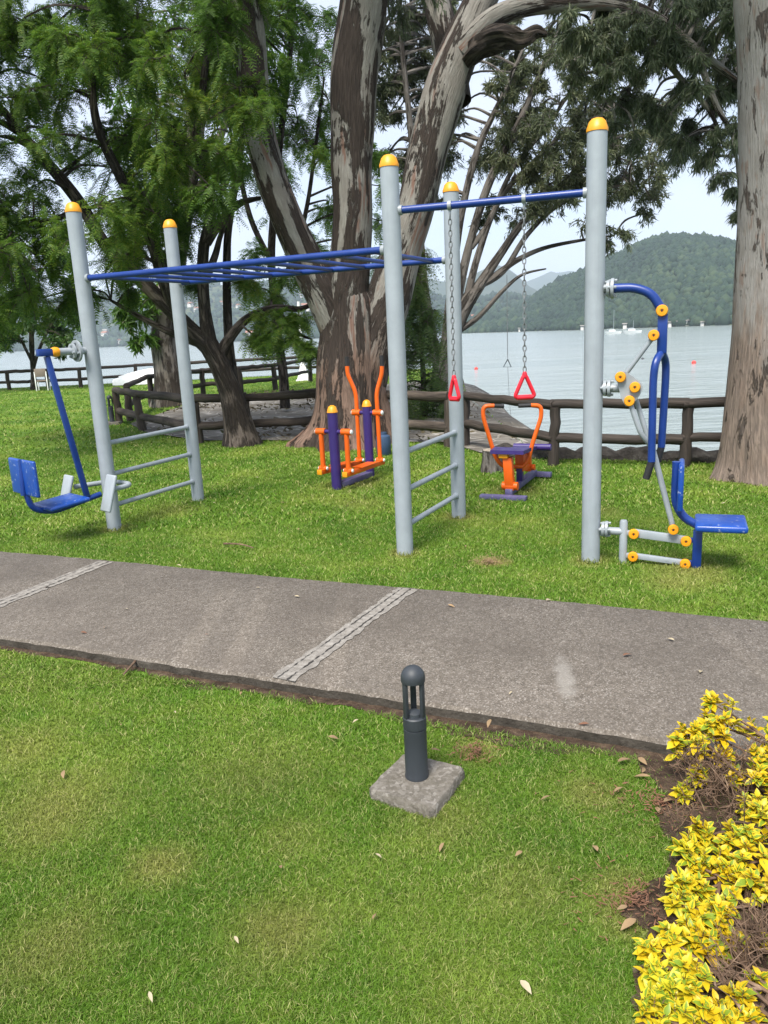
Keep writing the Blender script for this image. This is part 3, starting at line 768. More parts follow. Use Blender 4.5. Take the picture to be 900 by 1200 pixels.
M['bark_dead'] = bark('charred_broken_wood', (.10, .08, .065), (.05, .04, .033), (.022, .017, .014), None, (.45, .55), 5, 1.0)
sp_, sr_ = st([(545, 72, 11.35), (566, 52, 11.0), (590, 42, 10.8), (612, 46, 10.7), (630, 38, 10.65), (641, 41, 10.62)], Y, [9, 13, 12, 8.5, 6, 1.5])
q_ = spline(sp_, 6); MB().tube(q_, lerps(sr_, len(q_)), 16, True, lambda tt, a, p: 1 + .16 * math.sin(3 * a + tt * 9) + .13 * math.sin(5 * a - tt * 17) + .05 * math.sin(tt * 23 + 2 * a)).build('broken_limb', M['bark_dead'], GT)
# right-hand gum, cut by the frame
Yr = 7.6
b0 = g(905, 560)
stems = [st([(916, 575), (912, 545), (908, 500), (907, 440), (908, 380), (911, 300), (912, 200), (912, 100), (911, 0), (908, -120), (900, -300)], Yr, [66, 62, 57, 51, 45, 41, 40, 41, 42, 36, 22])]
stems.append(st([(905, 60), (960, -40), (1040, -150)], Yr, [18, 14, 6])); stems.append(st([(905, -60), (850, -180), (760, -300)], Yr, [16, 12, 5]))
tree('eucalyptus_tree', 'pale smooth-barked gum trunk at the right edge beside the fence end', b0, stems, fill([(700, -170), (1250, -60), (1250, -600), (700, -600)], 46, 6.5, 9.5, 45, 80, 6), 'leaf', M['bark_right'], M['leaf_euc'], .16, .024, 42, 10, .05, flare=.5, seg=28, crown_droop=.75)

# many-stemmed leaning gum over the far side of the ramp
Y6 = 18.0
B6 = at(512, 470, Y6); B6.z = 0
stems = [st([(508, 478), (514, 450), (520, 425), (530, 395), (545, 362), (562, 335), (585, 300), (612, 262), (650, 225), (690, 190)], Y6, [12.00, 10.40, 9.60, 8.80, 7.20, 6.40, 4.80, 4.00, 2.80, 1.60]),
         st([(518, 430), (532, 380), (550, 345), (578, 325), (606, 305), (640, 290), (690, 280), (720, 276)], Y6, [6.40, 6.40, 5.60, 4.00, 3.20, 2.40, 1.60, 0.96]),
         st([(522, 415), (536, 350), (552, 280), (575, 210), (610, 140), (640, 70), (665, 15)], Y6, [6.40, 5.60, 4.80, 4.40, 3.60, 2.80, 1.60]),
         st([(520, 420), (530, 330), (541, 250), (560, 175), (590, 110), (612, 60)], Y6, [5.60, 4.80, 4.00, 3.60, 2.80, 1.60]),
         st([(545, 362), (560, 300), (585, 235), (625, 190), (670, 150), (720, 130)], Y6, [4.80, 4.00, 3.20, 2.56, 1.92, 0.96]),
         st([(562, 335), (590, 318), (618, 275), (655, 240), (700, 222), (760, 215)], Y6, [4.00, 3.20, 2.72, 2.40, 1.60, 0.80]),
         st([(552, 290), (572, 262), (600, 200), (640, 150), (680, 90)], Y6, [3.60, 3.20, 2.56, 1.92, 0.96]),
         st([(515, 440), (500, 360), (492, 280), (486, 200), (478, 120), (470, 40), (466, -60)], Y6, [6.40, 5.60, 4.80, 4.00, 3.20, 2.40, 1.60]),
         st([(533, 390), (560, 372), (590, 340), (612, 322), (640, 315)], Y6, [4.00, 3.20, 2.40, 1.60, 0.80])]
holes6 = [(600, 230, 26), (590, 290, 30), (665, 255, 18), (640, 300, 30), (570, 130, 22), (720, 250, 14), (560, 240, 22)]
c6 = fill([(560, 110), (610, 60), (700, 40), (770, 110), (786, 200), (760, 235), (690, 225), (640, 260), (600, 270), (575, 215)], 105, 16.6, 19.8, 10, 21, 11, holes6)
c6 += fill([(440, -40), (540, -40), (540, 60), (530, 190), (520, 290), (470, 230), (440, 180)], 125, 18, 21, 10, 20, 12, [(475, 130, 10), (460, 30, 10)])
c6 += cl([(740, 222, 17.6, 22), (765, 235, 17.6, 18), (755, 250, 17.6, 12), (705, 268, 17.4, 16), (730, 275, 17.4, 14), (690, 262, 17.4, 18), (712, 285, 17.4, 9), (770, 215, 17.6, 14), (650, 190, 17.5, 26), (620, 215, 17.5, 20), (640, 235, 17.5, 18),
           (585, 190, 18, 18), (600, 165, 18, 20), (630, 150, 18, 24), (560, 260, 18.2, 10), (580, 250, 18.3, 12), (560, 60, 18.3, 16), (590, 30, 18.3, 16), (625, 100, 18, 18), (690, 150, 17.6, 26)])
c6 += fill([(556, 20), (700, 15), (720, 180), (640, 240), (560, 270)], 42, 17, 20.5, 9, 17, 14) + fill([(640, 120), (790, 120), (775, 225), (640, 260)], 22, 16.8, 19, 9, 16, 15)
c6 += fill([(430, -60), (820, -60), (860, -260), (420, -260)], 34, 17, 21, 24, 40, 13)
tree('eucalyptus_tree', 'leaning gum tree with many slender stems standing past the stone ramp', B6, stems, c6, 'leaf', M['bark_thin'], M['leaf_euc_far'], .14, .022, 40, 9, .05, seg=9, crown_droop=.4, twig=1.5)

# fern-leaved tree in front on the left
Yj = 11.7
J = g(281, 521)
stems = [st([(284, 527), (281, 505), (275, 478), (266, 450), (256, 425), (244, 403)], Yj, [22, 17, 14.5, 13, 12.5, 12]),
         st([(248, 410), (222, 385), (190, 353), (155, 318), (122, 285), (95, 240), (68, 205), (40, 175), (12, 140), (-30, 90)], Yj, [10, 9, 8, 8, 7, 7, 6.5, 6, 4, 2]),
         st([(210, 372, 11.7), (193, 330, 11.6), (178, 280, 11.5), (158, 240, 11.4), (135, 195, 11.3), (115, 150, 11.2), (108, 100, 11.2), (112, 40, 11.2), (100, -60, 11.2)], Yj, [8, 7.5, 7, 6, 5.5, 5, 4, 3.5, 2]),
         st([(246, 405), (240, 365), (238, 330), (239, 290), (247, 250), (240, 205), (230, 160), (238, 100), (244, 30), (240, -60)], Yj, [10, 7, 6.5, 6, 6, 5, 5, 4, 3, 2]),
         st([(255, 420), (272, 392), (292, 372), (322, 361), (352, 362), (372, 352)], Yj, [8, 5.5, 4.5, 4, 3, 1.5]),
         st([(277, 490), (272, 440), (268, 395), (266, 350), (266, 305), (268, 265), (280, 190), (290, 110), (300, 30)], Yj + .3, [8, 6, 5.5, 5, 4.5, 4, 3.5, 3, 2]),
         st([(242, 285), (262, 255), (282, 238), (306, 232)], Yj, [6, 5, 4, 2]),
         st([(240, 330), (252, 300), (258, 278), (268, 250)], Yj, [5, 4, 3, 2]),
         st([(158, 240, 11.4), (190, 215, 11.3), (215, 190, 11.2), (228, 150, 11.2)], Yj, [4, 3, 2.4, 1.4]),
         st([(95, 240), (70, 255), (40, 262), (5, 280)], Yj, [4, 3, 2, 1.2]),
         st([(240, 404, 11.8), (205, 392, 12), (165, 372, 12.2), (130, 352, 12.4)], Yj, [6, 4, 3, 1.5]),
         st([(322, 361), (338, 378), (352, 392), (366, 398)], Yj, [2.6, 2.2, 1.8, 1.0])]
hj = [(72, 232, 26), (102, 200, 18), (300, 215, 20), (95, 95, 14), (228, 20, 16), (110, 185, 20), (262, 290, 16), (120, 265, 16), (285, 310, 18), (215, 165, 10)]
cj = fill([(-70, -30), (300, -30), (300, 200), (255, 250), (190, 290), (140, 330), (-60, 380), (-90, 120)], 150, 10.2, 13.2, 22, 42, 21, hj)
cj += cl([(60, 320, 12, 34), (20, 350, 12, 34), (-20, 330, 12, 38), (40, 290, 12, 30), (100, 340, 12.4, 24), (5, 290, 12, 36), (150, 300, 12.5, 20), (180, 240, 12, 22), (200, 300, 12.3, 18), (205, 260, 12.3, 20), (230, 240, 12.2, 20),
          (330, 380, 11.5, 20), (318, 400, 11.5, 14), (345, 395, 11.5, 14), (310, 375, 11.6, 16), (350, 370, 11.6, 12), (300, 395, 11.6, 10), (290, 330, 12, 12), (225, 330, 12.2, 13), (150, 340, 12.4, 16), (75, 355, 12.5, 18), (320, 350, 12, 12), (362, 408, 11.5, 8)])
cj += fill([(-140, -40), (330, -40), (340, -330), (-160, -330)], 46, 10.4, 13.4, 40, 62, 22)
tree('jacaranda_tree', 'fern-leaved tree with dark forked trunk inside the log fence, left of the gum', J, stems, cj, 'frond', M['bark_jac'], M['leaf_jac'], .19, 0, 15, 11, .08, seg=12, crown_droop=.5)

# second fern-leaved tree behind the big gum's stems
Yk = 16.5
K0 = at(330, 470, Yk); K0.z = 0
stems = [st([(334, 478), (332, 440), (326, 400), (322, 360), (318, 300), (322, 230), (330, 150), (340, 60), (345, -40)], Yk, [6, 5.5, 5, 5, 4.5, 4, 3.5, 3, 2]),
         st([(322, 345), (345, 300), (360, 240), (370, 170), (380, 90)], Yk, [3.4, 3, 2.5, 2, 1]), st([(320, 310), (295, 260), (280, 200), (265, 130)], Yk, [3.4, 3, 2.5, 1])]
ck = fill([(235, -20), (400, -20), (400, 210), (385, 300), (345, 290), (300, 215), (235, 200)], 62, 15, 18.5, 18, 30, 31, [(380, 210, 14), (265, 215, 14), (345, 245, 12), (250, 25, 12)])
ck += cl([(450, 300, 16, 18), (450, 260, 16, 18), (455, 220, 16, 16), (380, 330, 16, 14), (330, 320, 16, 16), (300, 300, 16, 14), (300, 340, 16, 12), (355, 320, 16, 12), (440, 180, 16.5, 14), (370, 290, 16.5, 15)])
ck += fill([(220, -40), (420, -40), (430, -200), (210, -200)], 16, 15, 18, 30, 44, 32)
tree('jacaranda_tree', 'fern-leaved tree showing bright green between the stems of the big gum', K0, stems, ck, 'frond', M['bark_jac'], M['leaf_jac_back'], .26, 0, 11, 9, .06, seg=9)

# old gum with a stout trunk past the log fence
Yb = 19.5
Q = at(197, 470, Yb); Q.z = 0
stems = [st([(200, 485), (198, 455), (195, 425), (192, 395), (195, 365), (202, 320), (212, 265), (222, 200), (232, 120), (240, 30), (236, -60)], Yb, [20, 16.5, 15.5, 15, 14, 12, 11.5, 11, 10, 8, 5]),
         st([(196, 385), (175, 350), (160, 310), (150, 260)], Yb, [7, 5, 4, 2]), st([(212, 265), (238, 215), (262, 150), (290, 90)], Yb, [6, 5, 4, 2])]
cb = cl([(165, 370, 19, 18), (150, 380, 19, 14), (178, 350, 19, 18), (160, 345, 19, 16), (172, 395, 19, 11), (145, 360, 19, 14), (190, 330, 19.5, 14), (158, 402, 19, 7)])
cb += fill([(120, -40), (330, -40), (300, 160), (230, 280), (170, 280), (120, 120)], 40, 18, 21.5, 18, 30, 41, [(100, 190, 25), (270, 225, 18)])
tree('eucalyptus_tree', 'old gum tree with stout furrowed trunk rising past the corner of the log fence', Q, stems, cb, 'leaf', M['bark_back'], M['leaf_jac_back'], .22, .045, 26, 8, .10, seg=14, crown_droop=.5, twig=1.6)

# round tree by the lake fence
Yo = 30.0
T5 = g(40, 456)
stems = [st([(40, 460), (39, 440), (38, 422), (37, 400), (36, 370)], Yo, [4.2, 3, 3, 3, 2]), st([(39, 432), (44, 415), (52, 396), (66, 370)], Yo, [2.2, 2, 1.8, 1]), st([(38, 425), (28, 405), (14, 380)], Yo, [2, 1.6, 1]), st([(37, 400), (42, 360), (46, 320)], Yo, [1.8, 1.4, .8])]
c5 = fill([(-75, 345), (-40, 300), (20, 275), (75, 290), (105, 340), (98, 395), (60, 412), (-20, 412), (-70, 400)], 74, 28.4, 31.6, 10, 17, 51)
tree('round_tree', 'small dense round-crowned tree beside the far lake fence at the left edge', T5, stems, c5, 'leaf', M['bark_jac'], M['leaf_round'], .24, .085, 30, 8, .06, seg=8, crown_droop=.5, twig=1.6)

# weeping conifer behind the gum
Yc = 14.2
Cn = at(497, 505, Yc); Cn.z = 0
stems = [st([(498, 512), (497, 470), (495, 420), (493, 370), (491, 320), (489, 285)], Yc, [4, 3.4, 3, 2.4, 1.8, .8])]
cc_ = []
for i in range(40):
    f = random.random(); py = 292 + f * 165; rr = 5 + f * 17; an = random.uniform(0, 6.28)
    cc_.append((492 + math.cos(an) * rr * 1.05 + 3, py, Yc + math.sin(an) * rr * .012, 7 + f * 5))
for i in range(14): cc_.append((random.uniform(478, 526), random.uniform(448, 492), Yc + random.uniform(-.5, .4), 8))
tree('conifer_tree', 'small weeping conifer with drooping sprays between the gum and the slender grey posts', Cn, stems, cl(cc_), 'spray', M['bark_jac'], M['leaf_conifer'], .30, 0, 6, 7, .05, seg=7, crown_droop=1.4)

# ------------------------------------------------------------------ log fences
t = NT('weathered_log'); P = t.pos(); u = t.coord('UV', (14, 1.0, 1))
c = t.ramp(t.noise(u, 2.0, 6, .65, .3), [(.3, (.026, .021, .018)), (.55, (.070, .056, .046)), (.75, (.150, .122, .100))])
c = t.mix(t.math('MULTIPLY', t.step(t.noise(P, 2.2, 4), .52, .68), .5), c, (.15, .12, .095))
t.bsdf(c, .85, 0, t.bump(t.noise(u, 3.0, 5), .6, .02), .2); M['log'] = t.m
t = NT('dark_stained_log'); P = t.pos(); u = t.coord('UV', (14, 1.0, 1))
c = t.ramp(t.noise(u, 2.0, 6, .65, .3), [(.3, (.020, .017, .015)), (.6, (.050, .040, .034)), (.8, (.115, .092, .076))])
t.bsdf(c, .8, 0, t.bump(t.noise(u, 3.0, 5), .6, .02), .25); M['log_dark'] = t.m
def log(name, a, b_, r1, r2, mat, parent, wig=.012, seg=12):
    a, b_ = Vector(a), Vector(b_); n = 9; d = (b_ - a); pts = []
    for i in range(n):
        k = i / (n - 1); j = 0 if i in (0, n - 1) else wig
        pts.append(a + d * k + Vector((random.gauss(0, j * .5), random.gauss(0, j * .5), random.gauss(0, j * .5))))
    ph = random.uniform(0, 6)
    rf = lambda tt, an, p: 1 + .05 * math.sin(2 * an + ph + tt * 4) + .03 * math.sin(5 * tt * 6 + an)
    return MB().tube(pts, lerps([r1, r2], n), seg, True, rf).build(name, mat, parent)
def fence(label, posts, hgt, rails, rpost, rrail, mat, group, ext=(None, None), lean=.02):
    t_ = thing('log_fence', label, 'fence', posts[0], group)
    for p in posts:
        top = Vector((p[0] + random.gauss(0, lean), p[1] + random.gauss(0, lean), hgt * random.uniform(.98, 1.04)))
        log('post', (p[0], p[1], -.08), top, rpost * 1.08, rpost * .95, mat, t_)
    ps_ = list(posts)
    for h in rails:
        for i in range(len(ps_) - 1):
            a, b_ = Vector((ps_[i][0], ps_[i][1], h + random.gauss(0, .008))), Vector((ps_[i + 1][0], ps_[i + 1][1], h + random.gauss(0, .008)))
            d = (b_ - a).normalized(); side = Vector((-d.y, d.x, 0))
            k = 0 if h == rails[0] and len(rails) > 1 and h > hgt * .9 else 0
            log('rail', a - d * .03, b_ + d * .03, rrail * random.uniform(.95, 1.08), rrail * random.uniform(.88, 1), mat, t_)
    return t_
def gp(*pts): return [(g(x, y).x, g(x, y).y, 0) for x, y in pts]
R1 = gp((801, 547), (648, 545)); R2 = gp((545, 523))
right_end = (4.75, 8.02, 0)
near = [right_end] + R1 + [R2[0]]
def zat(px, py, gx): q = at(px, py, gx[1]); return q.z
TOP = (zat(801, 473, R1[0]) + zat(648, 474, R1[1])) / 2; LOW = (zat(801, 517, R1[0]) + zat(648, 511, R1[1])) / 2
fence('dark two-rail log fence along the water between the gum trunks', near, TOP - .045, (TOP, LOW), .062, .058, M['log_dark'], 'log fences')
FL = [R2[0], (.1, 11.6, 0)] + gp((390, 518)) + gp((290, 516), (233, 519), (190, 508), (168, 504), (150, 500), (140, 496))
FL = [R2[0], (-.75, 12.35, 0)] + gp((290, 516), (233, 519), (168, 505), (140, 496))
FL[0] = (R2[0][0] - .22, R2[0][1] + .02, 0)
fence('weathered two-rail log fence curving round the stone ramp behind the jacaranda', FL, .63, (.68, .26), .072, .070, M['log'], 'log fences', lean=.03)
C0 = FL[-1]
f2 = [(C0[0] + .12, C0[1] + .35, 0)] + gp((178, 476), (239, 465), (283, 462), (323, 457), (364, 447))
fence('log fence on the far side of the stone ramp in front of the second lawn', f2, .72, (.74, .34), .075, .06, M['log_dark'], 'log fences')
f3 = [(-24, 32.2, 0), (-20, 31.8, 0)] + gp((11, 457), (57, 455), (95, 454)) + [(-9.6, 31.3, 0), (-7.6, 31.4, 0), (-5.7, 31.5, 0), (-3.8, 31.6, 0), (-2.2, 31.7, 0), (-.6, 31.5, 0), (.9, 31.3, 0), (2.5, 30.8, 0)]
fence('far low log fence running along the lake edge past the lawns', f3, .68, (.70, .30), .075, .06, M['log_dark'], 'log fences')

# stones edging the bank below the fence
t = NT('kerb_stone'); P = t.pos()
c = t.ramp(t.noise(P, 6, 6, .7), [(.3, (.022, .019, .017)), (.55, (.065, .058, .052)), (.75, (.15, .14, .125))])
t.bsdf(c, .95, 0, t.bump(t.noise(P, 12, 6, .7), 1, .05), .2); M['kerb'] = t.m
b = MB(); ks = [(x, y) for x, y in SHORE[2:8]]
ksp = spline([Vector((8, 7.42, .02)), Vector((6, 7.92, .02)), Vector((3.65, 8.55, .02)), Vector((2.6, 9.05, .02)), Vector((2.02, 9.24, .02)), Vector((1.45, 9.72, .02))], 16)
b.tube(ksp, [.11] * len(ksp), 10, True, lambda tt, a, p: 1 + .22 * math.sin(p.x * 13 + a) + .16 * math.sin(p.x * 29 + 2 * a) + .1 * math.sin(a * 3 + p.x * 7))
struct(b.build('kerb', M['kerb']))
# dry creeper over the ramp stones
n = 5200; xx = rng.uniform(-5.2, 2.0, n); yy = rng.uniform(9.4, 22.5, n); k = inside(RAMP, xx, yy) & (np.sin(xx * 2.1 + np.sin(yy * 1.3) * 2) + np.sin(yy * 1.7 + xx) + rng.normal(0, .5, n) > .55)
C = np.stack([xx[k], yy[k], rng.uniform(.03, .13, k.sum())], 1); V, Fq = leaves(C, rng.normal(0, 1, C.shape) * np.array([1, 1, .35]), rng.uniform(.06, .16, len(C)), rng.uniform(.02, .06, len(C)))
M['creeper'] = leafmat('dry_creeper', (.06, .045, .03), (.12, .10, .06), (.07, .10, .03), .1, .8)
o = npmesh('dry_creeper', V, Fq, M['creeper']); o['kind'] = 'stuff'

# ------------------------------------------------------------------ gym frame
P1, P2, P3, P4, P5 = V3((-2.384, 6.634, 0)), V3((-1.880, 7.692, 0)), V3((.141, 5.448, 0)), V3((.644, 6.476, 0)), V3((1.397, 5.057, 0))
def dirn(a, b_): return (b_ - a).normalized()
Z = V3((0, 0, 1))
def lat(d): return V3((-d.y, d.x, 0))
rack = thing('gym_frame', 'tall grey and blue outdoor gym frame of five posts with overhead monkey bars', 'gym frame', P3)
PR = .061
for p, tp in ((P1, (83, 237)), (P2, (198, 257)), (P3, (457, 181)), (P4, (528, 213)), (P5, (700, 138))):
    h = on(tp[0], tp[1], p, V3((1, 0, 0))).z
    po = MB().lathe([(PR + .001, -.1), (PR, .02), (PR, h - .075), (PR - .004, h - .072), (.0, h - .072)], p, Z, 32).build('post', M['grey'], rack)
    MB().lathe([(PR + .0005, h - .080), (PR + .004, h - .078), (PR + .004, h - .062), (PR * .97, h - .048), (PR * .82, h - .022), (PR * .55, h - .006), (PR * .22, h), (0, h)], p, Z, 32).build('post_cap', M['yellow'], po)
def zpix(px, py, A, B): return on(px, py, A, dirn(A, B)).z
d13, d12 = dirn(P1, P3), dirn(P1, P2)
zr = (zpix(110, 320, P1, P3) + zpix(449, 292, P1, P3)) / 2
zr2 = zpix(400, 318, P2, P4); zr = (zr + zr2) / 2
rl = V3((0, 0, zr))
def rail(a, b_, r, mat, name, gap=PR - .004, seg=14):
    d = dirn(a, b_); o = MB().tube([a + d * gap, b_ - d * gap], r, seg).build(name, mat, rack); return o
for A, B in ((P1, P3), (P2, P4)):
    rr_ = rail(A + rl, B + rl, .024, M['blue'], 'rail')
    d = dirn(A, B)
    MB().tube([A + rl + d * (PR - .006), A + rl + d * (PR + .02)], .033, 14).tube([B + rl - d * (PR - .006), B + rl - d * (PR + .02)], .033, 14).build('collar', M['galv'], rr_)
for i in range(9):
    k = (i + .55) / 9.1
    a = P1.lerp(P3, k) + rl; b_ = P2.lerp(P4, k) + rl
    rail(a, b_, .016, M['blue'], 'ladder_rung', .02)
zp = on(468, 250, P3, dirn(P3, P5)).z; zp2 = on(687, 222, P3, dirn(P3, P5)).z; zp = (zp + zp2) / 2
pb = rail(P3 + Z * zp, P5 + Z * zp, .024, M['blue'], 'pull_up_bar')
d35 = dirn(P3, P5)
MB().tube([P3 + Z * zp + d35 * (PR - .006), P3 + Z * zp + d35 * (PR + .018)], .032, 14).tube([P5 + Z * zp - d35 * (PR - .006), P5 + Z * zp - d35 * (PR + .018)], .032, 14).build('collar', M['galv'], pb)
for A, B, rows in ((P1, P2, ((132, 517, 222, 501), (137, 552, 227, 533), (142, 587, 231, 565))), (P3, P4, ((478, 527, 536, 507), (480, 570, 538, 545), (482, 610, 539, 580)))):
    for (x1, y1, x2, y2) in rows:
        z1, z2 = zpix(x1, y1, A, B), zpix(x2, y2, A, B); z_ = (z1 + z2) / 2
        r_ = rail(A + Z * z_, B + Z * z_, .021, M['grey'], 'side_rung', PR - .006)
        d = dirn(A, B); MB().lathe([(0, -.022), (.022, -.018), (.028, 0), (.022, .018), (0, .022)], B + Z * z_ - d * (PR + .008), d, 14).build('weld_collar', M['grey'], r_)

def cap_disc(o, ax, r=.034, th=.022, parent=None, mat=None):
    c_ = MB().lathe([(0, -th), (r * .9, -th), (r, -th * .6), (r, .0), (r * .86, th * .42), (r * .34, th * .5), (r * .3, th * .25), (0, th * .22)], o, ax, 20).build('joint_cap', mat or M['yellow'], parent)
    MB().lathe([(0, th * .24), (r * .17, th * .26), (r * .17, th * .40), (0, th * .42)], o, ax, 10).build('bolt', M['black'], c_)
    return c_
def clamp(o, ax, r, parent, name='clamp_plate'):
    b = MB().lathe([(0, -.009), (r, -.009), (r, .009), (0, .009)], o, ax, 22)
    c_ = b.build(name, M['galv'], parent); X = Vector(ax).orthogonal().normalized(); Yv = Vector(ax).cross(X)
    for k in range(4):
        an = k * math.pi / 2 + .7; q = Vector(o) + (X * math.cos(an) + Yv * math.sin(an)) * r * .76
        MB().lathe([(0, -.026), (.009, -.026), (.009, .026), (0, .026)], q, ax, 6).build('bolt', M['galv'], c_)
    return c_

# swinging seat on the left post
d = V3((-.68, -.73, 0)).normalized(); ln = V3((.73, -.68, 0)).normalized()
s1 = thing('swing_seat', 'blue swinging exercise seat with grey footrests hung from the far left post', 'exercise seat', P1)
def q1(px, py, off=0.0): return on(px, py, P1 + ln * off, d)
A = q1(95, 411); A = V3((P1.x, P1.y, A.z)) + d * .0
hub = A + d * .20
MB().tube([A + d * .05, A + d * .30], .030, 16).build('pivot_arm', M['galv'], s1)
clamp(A + d * .13, d, .088, s1); clamp(A + d * .165, d, .062, s1)
kn = A + d * .31
MB().lathe([(0, -.03), (.034, -.026), (.042, 0), (.034, .03), (0, .04)], kn, d, 18).build('joint_cap', M['yellow'], s1)
sw = q1(77, 416); sw_end = q1(103, 585)
MB().box(A + d * .40, d, ln, Z, .12, .058, .058, .008).build('arm_head', M['blue'], s1)
MB().bar(A + d * .385 - Z * .03, sw_end, .042, .042, ln).build('swing_arm', M['blue'], s1)
beam_a, beam_b = q1(60, 597), q1(122, 579)
fr = rounded([q1(26, 545), q1(30, 578), q1(38, 597), q1(62, 600), q1(118, 579)], .16, 8)
MB().tube(fr, .024, 14).build('seat_frame', M['blue'], s1)
sc = q1(72, 590); sc.z += .012
sd_ = (beam_b - beam_a).normalized()
pad = MB().box(sc, sd_, ln, sd_.cross(ln), .34, .36, .035, .014, 3).build('seat', M['blue_worn'], s1)
bc = q1(30, 559); up_ = (q1(29, 538) - q1(31, 580)).normalized()
for sg in (-1, 1):
    MB().box(bc + ln * sg * .118 + d * .012, ln * 1.0, d, Z, .228, .03, .29, .028, 4).build('backrest', M['blue_worn'], s1)
MB().tube([q1(28, 538) + d * .022, q1(31, 580) + d * .022], .022, 12).build('back_post', M['blue'], s1)
fz = q1(115, 572).z
ft = rounded([P1 + d * .19 + ln * -.26 + Z * fz, P1 - d * .13 + ln * -.20 + Z * (fz + .0), P1 - d * .16 + ln * .13 + Z * fz, P1 + d * .10 + ln * .19 + Z * fz], .12, 8)
MB().tube(ft, .022, 14).build('footrest_tube', M['grey'], s1)
for (x0_, y0_, x1_, y1_, Yd) in ((83, 560, 73, 587, -.24), (127, 564, 121, 600, .20)):
    a_ = on(x0_, y0_, P1 + ln * Yd, d); b_ = on(x1_, y1_, P1 + ln * Yd, d)
    if Yd < 0:
        a_, b_ = P1 + d * .22 + ln * -.26 + Z * (fz + .11), P1 + d * .29 + ln * -.26 + Z * (fz - .10)
    else: a_, b_ = P1 + d * .07 + ln * .21 + Z * (fz + .13), P1 + d * .17 + ln * .21 + Z * (fz - .17)
    ax_ = (b_ - a_).normalized(); m_ = (a_ + b_) / 2; nn = ax_.cross(ln)
    fo_ = MB().box(m_, ax_, ln, nn, (b_ - a_).length, .15, .028, .014, 3).build('footrest', M['grey'], s1)
    b = MB()
    for k in range(7): b.box(m_ + ax_ * (k - 3) * .033 - nn * .0145, ax_, ln, nn, .012, .115, .008, .003, 1)
    b2 = b.build('tread', M['galv'], fo_)

# seated press on the right post
dc = V3((.93, -.37, 0)).normalized(); lc = V3((dc.y, -dc.x, 0)) 
if lc.y > 0: lc = -lc                                   # towards the camera
s2 = thing('press_machine', 'blue and grey seated press machine with amber joints bolted to the right post', 'exercise machine', P5)
def q2(px, py, off=0.0): return on(px, py, P5 + lc * off, dc)
def axis_at(py, px=700): v = q2(px, py); return V3((P5.x, P5.y, v.z))
A = axis_at(338, 705)
MB().tube([A + dc * .04, q2(719, 338)], .026, 16).build('bracket', M['galv'], s2)
clamp(q2(718, 338), dc, .062, s2); clamp(q2(713, 338), dc, .05, s2)
MB().tube(rounded([q2(719, 338), q2(744, 337), q2(764, 344), q2(776, 364)], .2, 8), .028, 18).build('top_arm', M['blue'], s2)
jt = q2(776, 364)
MB().box(jt - lc * .0, dc, lc, Z, .055, .09, .012, .003).build('joint_plate', M['galv'], s2)
MB().bar(q2(777, 367), q2(775.5, 414), .058, .058, lc).build('lever', M['blue'], s2)
cap_disc(jt + lc * .042, lc, .036, parent=s2)
for off, pts in ((.085, [(775, 413), (768, 424), (765.5, 445), (763.5, 541)]), (-.085, [(776, 413), (780.5, 424), (780, 445), (775, 524)])):
    P_ = [q2(pts[0][0], pts[0][1])] + [q2(x, y, off) for x, y in pts[1:]]
    h_ = MB().tube(rounded(P_, .07, 6), .024, 14).build('handle', M['blue'], s2)
    e = P_[-1]; gd = (q2(757, 561, off) - e) if off > 0 else (q2(770, 541, off) - e)
    MB().tube([e, e + gd], .023, 14).build('grip', M['black'], h_)
MB().tube([q2(767, 393, .045), q2(735, 436, .045)], .0145, 12).build('link_rod', M['galv'], s2)
MB().tube([q2(774, 392, -.01), q2(767, 393, .045)], .014, 10).build('link_pin', M['galv'], s2)
cap_disc(q2(766, 393, .07), lc, .034, parent=s2)
A = axis_at(455, 700)
MB().tube([A + dc * .04, q2(732, 455)], .027, 16).build('bracket', M['galv'], s2); clamp(q2(714, 455), dc, .055, s2); clamp(q2(709, 455), dc, .05, s2)
outl = [(721.5, 440), (731.5, 435), (742, 441), (752.5, 450.5), (753, 456), (750, 463), (740, 476), (733, 476), (728, 466)]
MB().prism([q2(x, y, .05) for x, y in outl], lc, .012).build('rocker_plate', M['galv'], s2)
MB().prism([q2(x, y, -.03) for x, y in outl], lc, .012).build('rocker_plate', M['galv'], s2)
for x, y in ((727, 442), (744, 454), (737.5, 470)): cap_disc(q2(x, y, .078), lc, .034, parent=s2)
MB().tube(rounded([q2(738, 471, .05), q2(751, 509, .05), q2(763, 522, .01), q2(789, 620, 0)], .12, 6), .0165, 12).build('push_rod', M['galv'], s2)
MB().tube(rounded([q2(745, 468, -.03), q2(757, 506, -.03), q2(766, 528, 0), q2(788, 614, 0)], .12, 6), .0165, 12).build('push_rod', M['galv'], s2)
cap_disc(q2(789, 621, .05), lc, .034, parent=s2)
A = axis_at(621, 692); pt = q2(731, 609); pbm = g(731, 664); sp_ = V3((pt.x, pt.y, 0))
MB().tube([A + dc * .04, V3((pt.x, pt.y, A.z))], .026, 16).build('bracket', M['galv'], s2); clamp(q2(711, 620), dc, .055, s2); clamp(q2(707, 620), dc, .05, s2)
MB().lathe([(.026, -.02), (.026, pt.z - .015), (.02, pt.z - .003), (0, pt.z)], sp_, Z, 18).build('short_post', M['galv'], s2)
